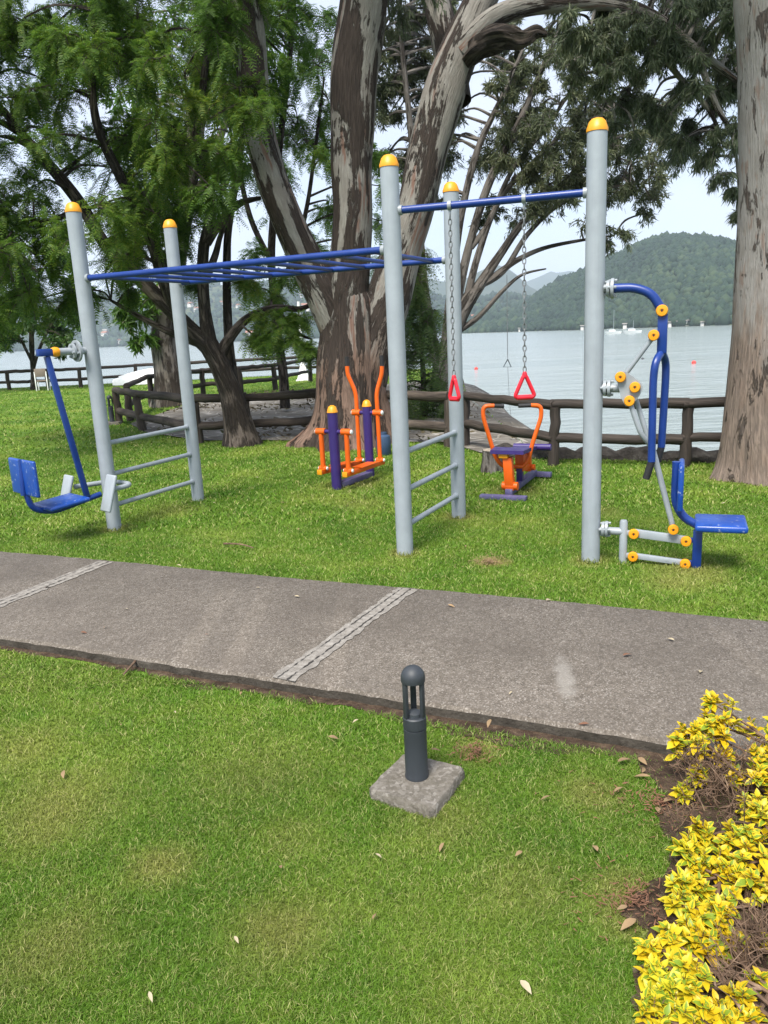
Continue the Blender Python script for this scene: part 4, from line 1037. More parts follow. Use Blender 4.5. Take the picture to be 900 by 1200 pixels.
for (x0_, y0_, x1_, y1_, hh) in ((743, 624.5, 804, 633, .052), (742, 651, 803, 659.5, .034)):
    a_, b_ = q2(x0_, y0_), q2(x1_, y1_)
    MB().bar(a_, b_, .034, hh, Z).build('link_bar', M['grey'], s2); cap_disc(a_ + lc * .035, lc, .034, parent=s2); cap_disc(b_ + lc * .035, lc, .034, parent=s2)
    MB().bar(a_, sp_ + Z * a_.z, .03, .03).build('pin_block', M['galv'], s2); MB().bar(b_, q2(813, y1_), .03, .03).build('pin_block', M['blue'], s2)
gp5 = q2(815.5, 672); tp5 = q2(816, 622)
MB().box(V3((gp5.x, gp5.y, tp5.z / 2 - .01)), dc, lc, Z, .056, .056, tp5.z + .03, .006).build('seat_post', M['blue'], s2)
MB().tube(rounded([q2(793, 541), q2(791, 588), q2(800, 606), q2(818, 616)], .16, 8), .027, 14).build('seat_frame', M['blue'], s2)
c0_, c1_ = q2(814, 614.5), q2(875, 616.5); ax_ = (c1_ - c0_).normalized()
MB().box((c0_ + c1_) / 2 + Z * .012, ax_, lc, ax_.cross(lc), (c1_ - c0_).length, .34, .045, .016, 3).build('seat', M['blue_worn'], s2)
bm_ = q2(794, 568) + dc * .02; 
MB().box(bm_, dc, lc, Z, .035, .30, .30, .016, 3).build('backrest', M['blue_worn'], s2)

# hanging rings
def ring(px_top, py_top, px, py_t, py_b, wpx, label, yaw):
    dd = dirn(P3, P5); bp = on(px_top, py_top, P3, dd); bp = V3((bp.x, bp.y, zp)); dep = bp.y
    t_ = thing('hanging_ring', label, 'exercise ring', bp, 'red rings on chains')
    MB().lathe([(.026, -.012), (.030, -.012), (.030, .012), (.026, .012)], bp, dd, 20).tube([bp - Z * .024, bp - Z * .055], .008, 8).build('hook', M['galv'], t_)
    zt = at(px, py_t, dep).z; zb = at(px, py_b, dep).z; b = MB(); L = bp.z - .05 - zt; pit = .034; n = int(L / pit); pit = L / n
    for i in range(n):
        zc = bp.z - .05 - pit * (i + .5); X = dd if i % 2 else lat(dd); o = V3((bp.x, bp.y, zc)); pts = []
        for k in range(13):
            a = k / 12 * 6.2832; pts.append(o + X * math.cos(a) * .0105 + Z * math.sin(a) * pit * .62)
        b.tube(pts, .0038, 6, False)
    b.build('chain', M['chain'], t_)
    h = zt - zb; X = V3((math.cos(yaw), math.sin(yaw), 0)); w_ = wpx * dep / F / 2; c_ = V3((bp.x, bp.y, zt))
    tri_ = [c_ + X * .0, c_ - Z * .03 + X * .012, c_ - Z * (h - .012) + X * w_, c_ - Z * (h - .012) - X * w_, c_ - Z * .03 - X * .012]
    q = rounded(tri_[1:] , .02, 3)
    path = rounded([c_ - Z * .022, c_ - Z * .03 + X * .01, c_ - Z * (h - .014) + X * w_, c_ - Z * (h - .014) - X * w_, c_ - Z * .03 - X * .01, c_ - Z * .022], .03, 5)
    MB().tube(path, .0135, 10).lathe([(0, -.036), (.016, -.034), (.017, -.012), (.011, .002), (0, .004)], c_, Z, 12).tube([c_ - Z * (h - .014) + X * w_ * .75, c_ - Z * (h - .014) - X * w_ * .75], .017, 12).build('grip', M['red'], t_)
ring(527, 243, 532, 440, 470, 17, 'red triangular ring on a chain hanging in front of the rear grey post', rad(-50))
ring(614, 231, 616, 436, 468, 25, 'red triangular ring on a chain hanging against the open lake', rad(4))

# orange cross trainer
TA = xy(g(395, 573)); TB = xy(g(434, 558.5)); ad = dirn(TA, TB); al = V3((ad.y, -ad.x, 0))
ct = thing('cross_trainer', 'orange and purple elliptical cross trainer standing before the big gum trunk', 'exercise machine', TA)
def qa(px, py, off): return on(px, py, TA + al * off, ad)
for P_, tp, pr in ((TA, (389, 475), .054), (TB, (430, 468.5), .050)):
    h = at(tp[0], tp[1], P_.y).z
    po = MB().lathe([(pr, -.06), (pr, h - .07), (0, h - .07)], P_, Z, 20).build('post', M['purple'], ct)
    MB().lathe([(pr + .001, h - .075), (pr + .005, h - .07), (pr * .98, h - .05), (pr * .75, h - .015), (pr * .3, h), (0, h)], P_, Z, 20).build('post_cap', M['yellow'], po)
MB().bar(TA + ad * .04 + Z * .035, TB + Z * .035, .09, .06).build('base_beam', M['purple_dull'], ct)
zA = at(390, 506, TA.y).z; zB = at(430.5, 483.5, TB.y).z; OA, OB = .155, .135
MB().tube([TA + Z * zA - al * .20, TA + Z * zA + al * .20], .022, 12).build('axle', M['purple'], ct)
MB().tube([TB + Z * zB - al * .18, TB + Z * zB + al * .18], .022, 12).build('axle', M['purple'], ct)
for sg in (-1, 1):
    a0 = TA + Z * zA + al * sg * OA; zlo = at(382 if sg < 0 else 406, 550, TA.y).z
    sl_ = MB().tube([a0 - al * .055, a0 + al * .055], .034, 14).build('sleeve', M['orange'], ct)
    MB().lathe([(0, 0), (.026, .002), (.02, .014), (0, .018)], a0 + al * .055 * sg, al * sg, 12).build('end_cap', M['white'], sl_)
    ha = V3((a0.x, a0.y, zlo)); MB().tube([a0, ha], .027, 14).build('hanger', M['orange'], ct)
    b0_ = TB + Z * zB + al * sg * OB
    sl_ = MB().tube([b0_ - al * .05, b0_ + al * .05], .034, 14).build('sleeve', M['orange'], ct)
    MB().lathe([(0, 0), (.026, .002), (.02, .014), (0, .018)], b0_ + al * .05 * sg, al * sg, 12).build('end_cap', M['white'], sl_)
    pix = [(421.5, 539), (418.5, 484), (417, 460), (407.5, 439), (406.8, 429)] if sg < 0 else [(445.5, 539), (442.5, 484), (441.2, 460), (447.5, 438), (447.7, 429)]
    PP = [qa(x, y, sg * OB) for x, y in pix]
    PP = [at(x, y, b0_.y + .0) for x, y in pix]
    hb = MB().tube(rounded(PP, .07, 6), .024, 14).build('handle', M['orange'], ct)
    tp_ = at(406.2, 418, b0_.y) if sg < 0 else at(446.7, 416.5, b0_.y)
    MB().tube([PP[-1], tp_], .022, 12).build('grip', M['black'], hb)
    pb_ = PP[0] - Z * .03; pa_ = ha - Z * .03 - ad * .02
    pe = MB().bar(pa_ - ad * .05, pb_ + ad * .06, .055, .05).build('pedal_beam', M['orange'], ct)
    mdp = pa_.lerp(pb_, .52); MB().box(mdp + Z * .032, (pb_ - pa_).normalized(), al, (pb_ - pa_).normalized().cross(al), .34, .13, .014, .005).build('foot_plate', M['orange'], pe)
    MB().box(pa_ - ad * .055, ad, al, Z, .014, .058, .054, .003).build('end_plug', M['yellow'], pe)
    for hp in (ha, PP[0]):
        hg = MB().tube([hp - al * .045, hp + al * .045], .026, 12).build('hinge', M['orange'], ct)
        for s_ in (-1, 1): MB().lathe([(0, 0), (.02, .002), (.016, .012), (0, .015)], hp + al * .045 * s_, al * s_, 10).build('end_cap', M['white'], hg)

# orange rower
RA = xy(g(596, 583)); RB = xy(g(626, 560)); rd = dirn(RA, RB); rl_ = V3((rd.y, -rd.x, 0))
rw = thing('rowing_machine', 'orange rowing machine with purple seat and curved handles beside the fence', 'exercise machine', RA)
fa, fb = xy(g(563, 584)), xy(g(617, 586.5)); MB().bar(fa + Z * .02, fb + Z * .02, .075, .04).build('front_foot', M['purple_dull'], rw)
ra_, rb_ = xy(g(622, 560)), xy(g(646, 561)); MB().bar(ra_ + Z * .045, rb_ + Z * .045, .07, .05).build('rear_foot', M['purple_dull'], rw)
MB().bar(RA + Z * .05, RB + Z * .06, .07, .055).build('spine', M['purple_dull'], rw)
def rr(px, py, dep): return at(px, py, dep)
def sp_at(k): return RA.lerp(RB, k)
u0_ = sp_at(.06); h0 = rr(591, 536, u0_.y).z
MB().bar(u0_ + Z * .06, V3((u0_.x - .02, u0_.y, h0)), .085, .075, rd).build('front_upright', M['orange'], rw)
MB().tube([u0_ + Z * .10 - rl_ * .075, u0_ + Z * .10 + rl_ * .075], .04, 14).build('pivot_sleeve', M['orange'], rw)
MB().box(V3((u0_.x - .06, u0_.y - .01, h0 + .02)), rl_, rd, Z, .09, .06, .05, .008).build('stop_block', M['yellow'], rw)
u1_ = sp_at(.75); h1 = rr(614, 531, u1_.y).z
MB().bar(u1_ + Z * .12, V3((u1_.x, u1_.y, h1)), .06, .07, rd).build('rear_upright', M['orange'], rw)
MB().tube([u1_ + Z * .16 - rl_ * .10, u1_ + Z * .16 + rl_ * .07], .032, 12).build('pivot_sleeve', M['orange'], rw)
u2_ = sp_at(.42)
MB().bar(u2_ + Z * .08, u2_ + Z * .22, .06, .06, rd).build('strut', M['purple'], rw)
MB().bar(u2_ + Z * .18, V3((u2_.x, u2_.y, h0 - .02)), .085, .05, rd).build('middle_upright', M['orange'], rw)
MB().bar(u2_ + Z * .20, u1_ + Z * .17, .05, .05).build('link_arm', M['orange'], rw)
for k, (x, y) in enumerate(((601, 546), (599, 551), (598, 556))):
    q = rr(x, y, u2_.y - .06); MB().lathe([(0, -.01), (.014, -.01), (.014, .008), (0, .01)], q, -rd, 10).build('bolt', M['galv'], rw)
# seat board: wide front pad, narrow bridge, rear roller
zs = rr(590, 529, u0_.y).z; zs2 = rr(616, 525, sp_at(.8).y).z
cA = V3((u0_.x, u0_.y + .02, zs)); cB = sp_at(.80) + Z * (zs2)
outl = [cA - rl_ * .16 - rd * .10, cA + rl_ * .16 - rd * .10, cA + rl_ * .18 + rd * .12, cA.lerp(cB, .45) + rl_ * .09, cB + rl_ * .08, cB - rl_ * .08, cA.lerp(cB, .45) - rl_ * .09, cA - rl_ * .18 + rd * .12]
MB().prism(outl, (cB - cA).normalized().cross(rl_), .035).build('seat', M['purple'], rw)
zrl = rr(618, 524, sp_at(.86).y).z; rc = sp_at(.86) + Z * zrl
MB().tube([rc - rl_ * .02 - rl_ * .16, rc + rl_ * .21], .035, 14).build('roller_pad', M['purple'], rw)
dl = u2_.y - .1
left = [(606, 546.5), (590, 548), (580.5, 536), (576, 521), (566, 488), (566.5, 476), (579, 475.5)]
right = [(604, 546.5), (613, 547), (619.5, 538), (623.5, 521), (634.5, 488), (634, 475.5), (622, 475)]
for pts, ge in ((left, (590.5, 476)), (right, (607.5, 475.7))):
    PP = [rr(x, y, dl) for x, y in pts]; h_ = MB().tube(rounded(PP, .075, 7), .021, 14).build('handle', M['orange'], rw)
    MB().tube([PP[-1], rr(ge[0], ge[1], dl)], .020, 12).build('grip', M['black'], h_)

# ------------------------------------------------------------------ bollard lights
t = NT('rough_cast_concrete'); P = t.pos()
vo = t.n('ShaderNodeTexVoronoi'); vo.inputs['Scale'].default_value = 85; t.l(P, vo.inputs['Vector'])
c = t.ramp(vo.outputs['Color'], [(.2, (.13, .116, .098)), (.6, (.175, .158, .135)), (.9, (.25, .23, .205))])
c = t.mix(t.math('MULTIPLY', t.step(t.noise(P, 11, 5, .65), .48, .66), .55), c, (.085, .075, .056))
t.bsdf(c, .9, 0, t.bump(t.noise(P, 60, 5, .7), .8, .012), .2); M['pad'] = t.m
BP = xy(g(489, 921)); BP.z = 0
bl = thing('bollard_light', 'dark grey domed bollard light on a square concrete pad in the near lawn', 'bollard light', BP, 'bollard lights')
pL, pR, pF, pB = [xy(g(*p)) for p in ((430, 936), (547, 911), (508, 962), (474, 892))]
ZP = .042
b = MB(); ol = []
for a, c_ in ((pL, pF), (pF, pR), (pR, pB), (pB, pL)):
    for k in range(8):
        q = a.lerp(c_, (k + .5) / 8); cen = (pL + pR) / 2; q = cen + (q - cen) * (1 + random.uniform(-.02, .02)); ol.append(q)
n = len(ol); cen = sum(ol, V3((0, 0, 0))) / n
lay = [[q + Z * -.03 for q in ol], [q + Z * (ZP - .010) for q in ol], [cen + (q - cen) * .95 + Z * (ZP + random.uniform(-.002, .002)) for q in ol], [cen + (q - cen) * .5 + Z * ZP for q in ol]]
b.add(sum(lay, []), [[j * n + i, j * n + (i + 1) % n, (j + 1) * n + (i + 1) % n, (j + 1) * n + i] for j in range(3) for i in range(n)] + [[3 * n + i for i in range(n)]])
b.build('concrete_pad', M['pad'], bl)
BPz = BP + Z * ZP; HB = at(481.5, 780, BP.y).z - ZP; br = .0405
zc0 = at(486, 838, BP.y).z - ZP; 
MB().lathe([(br + .002, 0), (br + .002, .008), (br, .012), (br, zc0 - .048), (br - .0025, zc0 - .047), (br - .0025, zc0 - .043), (br + .001, zc0 - .042), (br + .001, zc0 - .004), (br - .003, zc0), (.028, zc0), (.026, zc0 + .012), (.012, zc0 + .020), (0, zc0 + .021)], BPz, Z, 36).build('body', M['lamp'], bl)
zd = HB - .055
for k in range(3):
    a = rad(-30 + 120 * k); q = BPz + V3((math.cos(a), math.sin(a), 0)) * (br - .007)
    MB().box(q + Z * ((zc0 + zd) / 2), (math.cos(a), math.sin(a), 0), (-math.sin(a), math.cos(a), 0), Z,   .012, .021, zd - zc0 + .008, .002).build('strut', M['lamp'], bl)
dm = [(0, zd - .004), (br - .004, zd - .004), (br + .002, zd - .002), (br + .0025, zd + .008)]
for k in range(1, 9): a = k / 8 * math.pi / 2; dm.append(((br + .0025) * math.cos(a), zd + .010 + (HB - zd - .010) * math.sin(a)))
MB().lathe(dm, BPz, Z, 36).build('dome', M['lamp'], bl)
q = g(132, 497); dup(bl, (q.x, q.y, 0), .6, 'dark bollard light on a small pad beside the fence corner, far from the path', 1.25)

# ------------------------------------------------------------------ small things beyond
# stump
sb = xy(g(578, 552)); b = MB(); hS = at(578, 527, sb.y).z; 
stp = thing('tree_stump', 'weathered grey tree stump behind the orange rowing machine', 'tree stump', sb)
b.tube([sb - Z * .05, sb + Z * .06, sb + Z * (hS * .6), sb + Z * hS], [.165, .14, .125, .122], 18, True, lambda tt, a, p: 1 + .08 * math.sin(3 * a) + .05 * math.sin(7 * a + 1)); b.build('bark', M['bark_thin'], stp)
t = NT('cut_wood'); t.bsdf(t.ramp(t.noise(t.pos(), 20, 5), [(.3, (.20, .16, .12)), (.7, (.34, .29, .23))]), .9); M['cut'] = t.m
b = MB(); b.lathe([(.0, .004), (.10, .004), (.113, .001), (.115, -.01)], sb + Z * hS, Z, 20); b.build('cut_face', M['cut'], stp)
# blue container by the trunk
bb = xy(g(450, 533)); tag(MB().lathe([(0, 0), (.085, 0), (.095, .02), (.10, .2), (.09, .25), (.05, .27), (.05, .30), (.042, .30), (.04, .285), (0, .285)], bb, Z, 20).build('container', M['pale_blue'], base=bb), 'small blue plastic container standing beside the big gum trunk', 'container')
# upturned white boat
ba, be_ = at(133, 446, 30.3), at(216, 440, 30.6); ba.z = be_.z = 0; bd = dirn(ba, be_); bl_ = lat(bd); L = (be_ - ba).length
bt = thing('upturned_boat', 'white upturned rowing boat lying on the grass by the lake fence', 'boat', (ba + be_) / 2)
vs = []; nI, nJ = 17, 11
for i in range(nI):
    s = i / (nI - 1); wv = .62 * (math.sin(math.pi * min(1, .06 + s * .98)) ** .55) if s < .5 else .62 * (1 - (2 * (s - .5)) ** 3.2 * .45)
    hh = .55 * (math.sin(math.pi * (.10 + .55 * s)) ** .8)
    for j in range(nJ):
        a = math.pi * j / (nJ - 1); p = ba + bd * L * s + bl_ * math.cos(a) * wv + Z * (math.sin(a) ** .7 * hh + .02); vs.append(p)
b = MB(); b.add(vs, [[i * nJ + j, (i + 1) * nJ + j, (i + 1) * nJ + j + 1, i * nJ + j + 1] for i in range(nI - 1) for j in range(nJ - 1)] + [[(nI - 1) * nJ + j for j in range(nJ)], [j for j in range(nJ)][::-1]])
hu = b.build('hull', M['white'], bt)
MB().tube([ba + bd * L * s + Z * (.55 * (math.sin(math.pi * (.10 + .55 * s)) ** .8) + .03) for s in np.linspace(.08, .97, 10)], .025, 8).build('keel', M['white'], bt)
# white pole with flared base
wp = xy(g(356, 446)); wpz = thing('white_pole', 'slim white pole on a flared base on the second lawn', 'pole', wp)
b = MB(); b.box(wp + Z * .02, (1, 0, 0), (0, 1, 0), Z, .5, .5, .06, .01); hw = .21
b.add([wp + V3((x * hw, y * hw, .05)) for x, y in ((-1, -1), (1, -1), (1, 1), (-1, 1))] + [wp + V3((x * .06, y * .06, .62)) for x, y in ((-1, -1), (1, -1), (1, 1), (-1, 1))], [[i, (i + 1) % 4, (i + 1) % 4 + 4, i + 4] for i in range(4)] + [[4, 5, 6, 7]], flat=True); b.build('base', M['white'], wpz)
MB().tube([wp + Z * .5, wp + Z * 2.7], .05, 12).build('shaft', M['white'], wpz)
# lawn chair under the round tree
cp = xy(g(50, 458)); ch = thing('garden_chair', 'small brown garden chair with pale legs under the round tree', 'chair', cp)
cx_, cy_ = V3((.97, .2, 0)), V3((-.2, .97, 0))
MB().box(cp + Z * .66 - cy_ * .0, cx_, cy_, Z, .40, .04, .30, .01).build('backrest', M['wood_chair'], ch)
MB().box(cp + Z * .36 + cy_ * .2, cx_, cy_, Z, .42, .42, .04, .01).build('seat', M['wood_chair'], ch)
for sx in (-1, 1):
    MB().bar(cp + cx_ * sx * .20 - cy_ * .02, cp + cx_ * sx * .20 + Z * .7, .035, .035).build('leg', M['white'], ch)
    MB().bar(cp + cx_ * sx * .20 + cy_ * .4, cp + cx_ * sx * .20 + cy_ * .4 + Z * .36, .035, .035).build('leg', M['white'], ch)
# rope with a wire triangle hanging from the leaning gum
tg = thing('rope_swing', 'thin rope with a small wire triangle hanging from the leaning gum', 'rope', at(594, 330, 17.6))
MB().tube([at(594, 322, 17.6), at(594.3, 370, 17.6), at(595, 420, 17.6)], .008, 6).build('rope', M['chain'], tg)
MB().tube([at(595, 421, 17.6), at(590, 430, 17.6), at(599, 430, 17.6), at(595, 421, 17.6)], .012, 6, False).build('triangle', M['lamp'], tg)
MB().tube([at(595, 430, 17.6), at(597, 470, 17.55), at(600, 502, 17.5)], .005, 6).build('tail_line', M['chain'], tg)
# buoys and yachts on the lake
def lake_pt(px, py): return g(px, py, LAKE)
for px, py, r_, mt, lb in ((813, 426, .26, 'buoy', 'red round mooring buoy nearest the right gum trunk'), (558, 433, .24, 'buoy', 'small red mooring buoy left of the hanging chain'), (753, 421, .18, 'buoy_dark', 'small dark mooring buoy behind the grey link rod')):
    p = lake_pt(px, py); t_ = thing('mooring_buoy', lb, 'buoy', p, 'mooring buoys')
    MB().lathe([(0, -r_ * .6)] + [(r_ * math.cos(a), r_ * .35 + r_ * math.sin(a)) for a in np.linspace(-1.3, 1.45, 12)] + [(0, r_ * 1.36)], p, Z, 16).build('float', M[mt], t_)
    MB().tube([p + Z * r_ * 1.3 + V3((math.cos(a) * r_ * .25, 0, math.sin(a) * r_ * .25 + r_ * .2)) for a in np.linspace(0, 6.283, 10)], r_ * .06, 6, False).build('eye', M['chain'], t_)
for px, py, L_, hm, lb in ((719, 391, 6.5, 8.5, 'distant white yacht with a tall bare mast, left of two on the lake'), (742, 390, 7, 4, 'distant low white yacht, right of two on the lake')):
    p = lake_pt(px, py); t_ = thing('sailing_boat', lb, 'boat', p, 'yachts moored on the lake')
    vs = []
    for i in range(9):
        s = i / 8; wv = 1.2 * (1 - s ** 2.5) + .02
        vs += [p + V3((L_ * (s - .5), -wv, .9)), p + V3((L_ * (s - .5) * .92, -wv * .6, -.2)), p + V3((L_ * (s - .5) * .92, wv * .6, -.2)), p + V3((L_ * (s - .5), wv, .9))]
    b = MB(); b.add(vs, [[i * 4 + j, (i + 1) * 4 + j, (i + 1) * 4 + (j + 1) % 4, i * 4 + (j + 1) % 4] for i in range(8) for j in range(4)] + [[0, 1, 2, 3]]); b.build('hull', M['white'], t_)
    MB().box(p + V3((-.6, 0, 1.2)), (1, 0, 0), (0, 1, 0), Z, L_ * .35, 1.5, .7, .15).build('cabin', M['white'], t_)
    MB().tube([p + Z * .8, p + Z * (hm + .8)], [.09, .06], 8).build('mast', M['grey'], t_)
    MB().tube([p + Z * 1.9, p + Z * 1.8 + V3((-L_ * .42, 0, 0))], .1, 8).build('boom', M['grey'], t_)

# ------------------------------------------------------------------ golden shrubs
t = NT('variegated_leaf'); uv = t.coord('UV'); sx = t.n('ShaderNodeSeparateXYZ'); t.l(uv, sx.inputs[0]); geo = t.n('ShaderNodeNewGeometry'); rnd = geo.outputs['Random Per Island']
ed = t.math('ABSOLUTE', t.math('SUBTRACT', sx.outputs['X'], .5))
ng = t.noise(t.pos(), 70, 4, .7)
wdt = t.math('ADD', t.math('MULTIPLY', t.math('SUBTRACT', rnd, .34), .74), t.math('MULTIPLY', t.math('SUBTRACT', ng, .5), .35))
gm = t.step(t.math('SUBTRACT', wdt, ed), -.02, .05)
yl = t.mix(rnd, (.60, .40, .008), (.70, .53, .02))
yl = t.mix(t.step(t.noise(t.pos(), 3.5, 3), .5, .7), yl, (.55, .52, .03))
c = t.mix(t.math('MULTIPLY', gm, .85), yl, (.12, .25, .025))
b_ = t.bsdf(c, .42, 0, None, .35); tr = t.n('ShaderNodeBsdfTranslucent'); t.l(c, tr.inputs['Color'])
mx_ = t.n('ShaderNodeMixShader'); mx_.inputs[0].default_value = .28; t.l(b_.outputs[0], mx_.inputs[1]); t.l(tr.outputs[0], mx_.inputs[2]); t.l(mx_.outputs[0], t.out.inputs['Surface']); M['gold'] = t.m
t = NT('dry_twig'); t.bsdf(t.ramp(t.noise(t.pos(), 25, 4), [(.3, (.050, .028, .017)), (.6, (.16, .098, .060)), (.8, (.36, .26, .18))]), .85); M['twig'] = t.m
def leafgrid(B, D, Nn, L, W):                              # 3 x 5 leaf with folded midrib and drooping tip
    D = D.normalized(); X = D.cross(Nn).normalized(); Nn = X.cross(D).normalized(); prof = [.14, .82, 1.0, .66, .04]; vs = []; uv = []
    for i, wv in enumerate(prof):
        s = i / 4; c_ = B + D * L * s - Nn * L * .28 * s * s
        for j in (-1, 0, 1): vs.append(c_ + X * j * W * .5 * wv + Nn * abs(j) * W * .16 * wv); uv.append((.5 + j * .5, s))
    return vs, uv
LF = [[i * 3 + j, i * 3 + j + 1, (i + 1) * 3 + j + 1, (i + 1) * 3 + j] for i in range(4) for j in range(2)]
def shrub(label, base, heads, twigs_at, seed, nsh=8, Lr=(.017, .043)):
    R_ = random.Random(seed); t_ = thing('golden_shrub', label, 'shrub', base, 'golden shrubs beside the path')
    tw = MB(); dry = MB(); lv, lu, lf = [], [], []; base = V3(base)
    for (px, py, Yd, rpx) in heads:
        if R_.random() < .22: continue
        c_ = at(px, py, Yd); R__ = rpx * Yd / F * 1.12
        root = base + V3((R_.gauss(0, .12), R_.gauss(0, .12), -.02)); root.z = 0
        mid = root.lerp(c_, .55) + V3((R_.gauss(0, .03), R_.gauss(0, .03), 0)); q = spline([root, mid, c_ - Z * .02], 5)
        tw.tube(q, lerps([.007, .0035], len(q)), 5, False)
        for s_ in range(nsh):
            v = V3((R_.gauss(0, 1), R_.gauss(0, 1), R_.gauss(.35, .6))).normalized() * R__ * R_.uniform(.3, 1.05)
            tip = c_ + v; st_ = c_ - Z * .05 + v * .2; tw.tube([st_, st_.lerp(tip, .5) + V3((0, 0, .006)), tip], [.0022, .0018, .0012], 4, False)
            ax = (tip - st_).normalized(); ax = (ax + Z * .5 + V3((R_.gauss(0, .2), R_.gauss(0, .2) - .15, 0))).normalized(); ph = R_.uniform(0, 6)
            X = ax.orthogonal().normalized(); Yv = ax.cross(X); nl = R_.randint(7, 11)
            for k in range(nl):
                f = k / nl; a = ph + k * 2.4; out_ = X * math.cos(a) + Yv * math.sin(a)
                dd = out_ * (1 - .55 * f) + ax * (.15 + .9 * f) + V3((R_.gauss(0, .12), R_.gauss(0, .12), 0))
                L_ = R_.uniform(*Lr) * (1.1 - .5 * f); vs, uv = leafgrid(tip - ax * .035 * (1 - f), dd, (ax + dd * -.2), L_, L_ * R_.uniform(.5, .68))
                o = len(lv); lv += vs; lu += uv; lf += [[i + o for i in q_] for q_ in LF]
    for (px, py, Yd, rpx, n_) in twigs_at:
        for _ in range(n_):
            c_ = at(px + R_.gauss(0, rpx * .45), py + R_.gauss(0, rpx * .4), Yd + R_.gauss(0, .05)); 
            dv = V3((R_.gauss(0, .5), R_.gauss(0, .5), R_.uniform(.2, 1.1))).normalized(); L_ = R_.uniform(.03, .10); p1 = c_ + dv * L_ * .5 + V3((R_.gauss(0, .008), R_.gauss(0, .008), R_.gauss(0, .008))); p2 = c_ + dv * L_ + V3((R_.gauss(0, .02), R_.gauss(0, .02), 0))
            a0_ = base.lerp(c_, .75); a0_.z *= .8
            dry.tube([c_ - dv * L_ * .3, c_, p1, p2], [.0018, .0017, .0013, .0005], 4, False)
            for k_ in range(2):
                e = p1 + V3((R_.gauss(0, 1), R_.gauss(0, 1), R_.gauss(.3, .7))).normalized() * L_ * .45; dry.tube([p1, e], [.0013, .0005], 4, False)
    tw.build('stems', M['twig'], t_)
    if dry.v: dry.build('dry_twigs', M['twig'], t_)
    npmesh('foliage', np.array([v[:] for v in lv]), np.array(lf), M['gold'], t_, True, uv=np.array(lu))
shrub('golden-leaved shrub with bare twiggy centre overhanging the path edge', (1.42, 2.32, 0),
      [(797, 868, 2.42, 16), (812, 850, 2.42, 18), (832, 840, 2.45, 22), (855, 838, 2.45, 22), (880, 832, 2.5, 22), (898, 850, 2.45, 24), (870, 858, 2.4, 22), (845, 862, 2.38, 18), (822, 872, 2.36, 12), (910, 880, 2.35, 22), (888, 815, 2.5, 10), (836, 818, 2.5, 7), (858, 822, 2.5, 12), (930, 840, 2.4, 30), (895, 905, 2.25, 18), (910, 930, 2.2, 20), (800, 925, 2.3, 6), (945, 900, 2.3, 30), (850, 885, 2.36, 12), (872, 882, 2.36, 16), (898, 885, 2.32, 18), (880, 945, 2.2, 10), (862, 908, 2.32, 7), (818, 905, 2.32, 6)] + [(x + random.uniform(-16, 16), y, 2.5 - (y - 830) * .003, 30) for x in range(965, 1160, 42) for y in (838, 872, 905)],
      [(835, 915, 2.30, 44, 110), (865, 930, 2.26, 36, 50), (815, 895, 2.34, 24, 34), (880, 890, 2.3, 26, 16)], 61)
shrub('middle golden-leaved shrub with broad yellow and green leaves', (1.12, 1.83, 0),
      [(802, 985, 1.98, 14), (822, 975, 2.0, 18), (846, 985, 1.98, 22), (872, 975, 1.98, 22), (895, 960, 2.0, 22), (812, 1005, 1.93, 18), (838, 1015, 1.9, 22), (868, 1010, 1.9, 22), (895, 1000, 1.9, 24), (796, 1030, 1.86, 14), (818, 1038, 1.85, 18), (845, 1045, 1.82, 22), (875, 1040, 1.82, 22), (900, 1035, 1.82, 22), (925, 990, 1.9, 30), (885, 940, 2.05, 14), (792, 1052, 1.8, 12), (815, 1062, 1.78, 14), (930, 1050, 1.8, 30)] + [(x + random.uniform(-18, 18), y, 2.1 - (y - 930) * .0026, 32) for x in range(960, 1180, 46) for y in (935, 985, 1035)],
      [(850, 955, 2.05, 35, 30), (880, 1100, 1.70, 34, 60), (800, 960, 2.05, 16, 14)], 62)
shrub('nearest golden-leaved shrub at the bottom corner with dry twigs on its right', (.86, 1.40, 0),
      [(762, 1108, 1.66, 10), (785, 1092, 1.68, 14), (808, 1082, 1.70, 16), (835, 1078, 1.70, 18), (820, 1100, 1.66, 16), (772, 1135, 1.58, 14), (800, 1128, 1.58, 20), (785, 1160, 1.53, 24), (815, 1150, 1.53, 22), (765, 1180, 1.49, 18), (795, 1190, 1.47, 26), (828, 1180, 1.48, 22), (855, 1190, 1.46, 20), (885, 1195, 1.45, 22), (905, 1170, 1.5, 20), (770, 1215, 1.43, 26), (820, 1225, 1.42, 30), (870, 1230, 1.42, 30), (920, 1215, 1.43, 30), (850, 1062, 1.72, 14), (880, 1072, 1.72, 18), (838, 1108, 1.64, 16), (845, 1160, 1.52, 16), (905, 1095, 1.68, 18), (895, 1150, 1.55, 14), (868, 1165, 1.5, 14), (862, 1098, 1.66, 8)] + [(x + random.uniform(-18, 18), y, 1.75 - (y - 1060) * .0022, 34) for x in range(950, 1190, 48) for y in (1075, 1130, 1190, 1250)],
      [(875, 1120, 1.62, 24, 46), (855, 1145, 1.56, 20, 22), (890, 1095, 1.66, 20, 16)], 63)

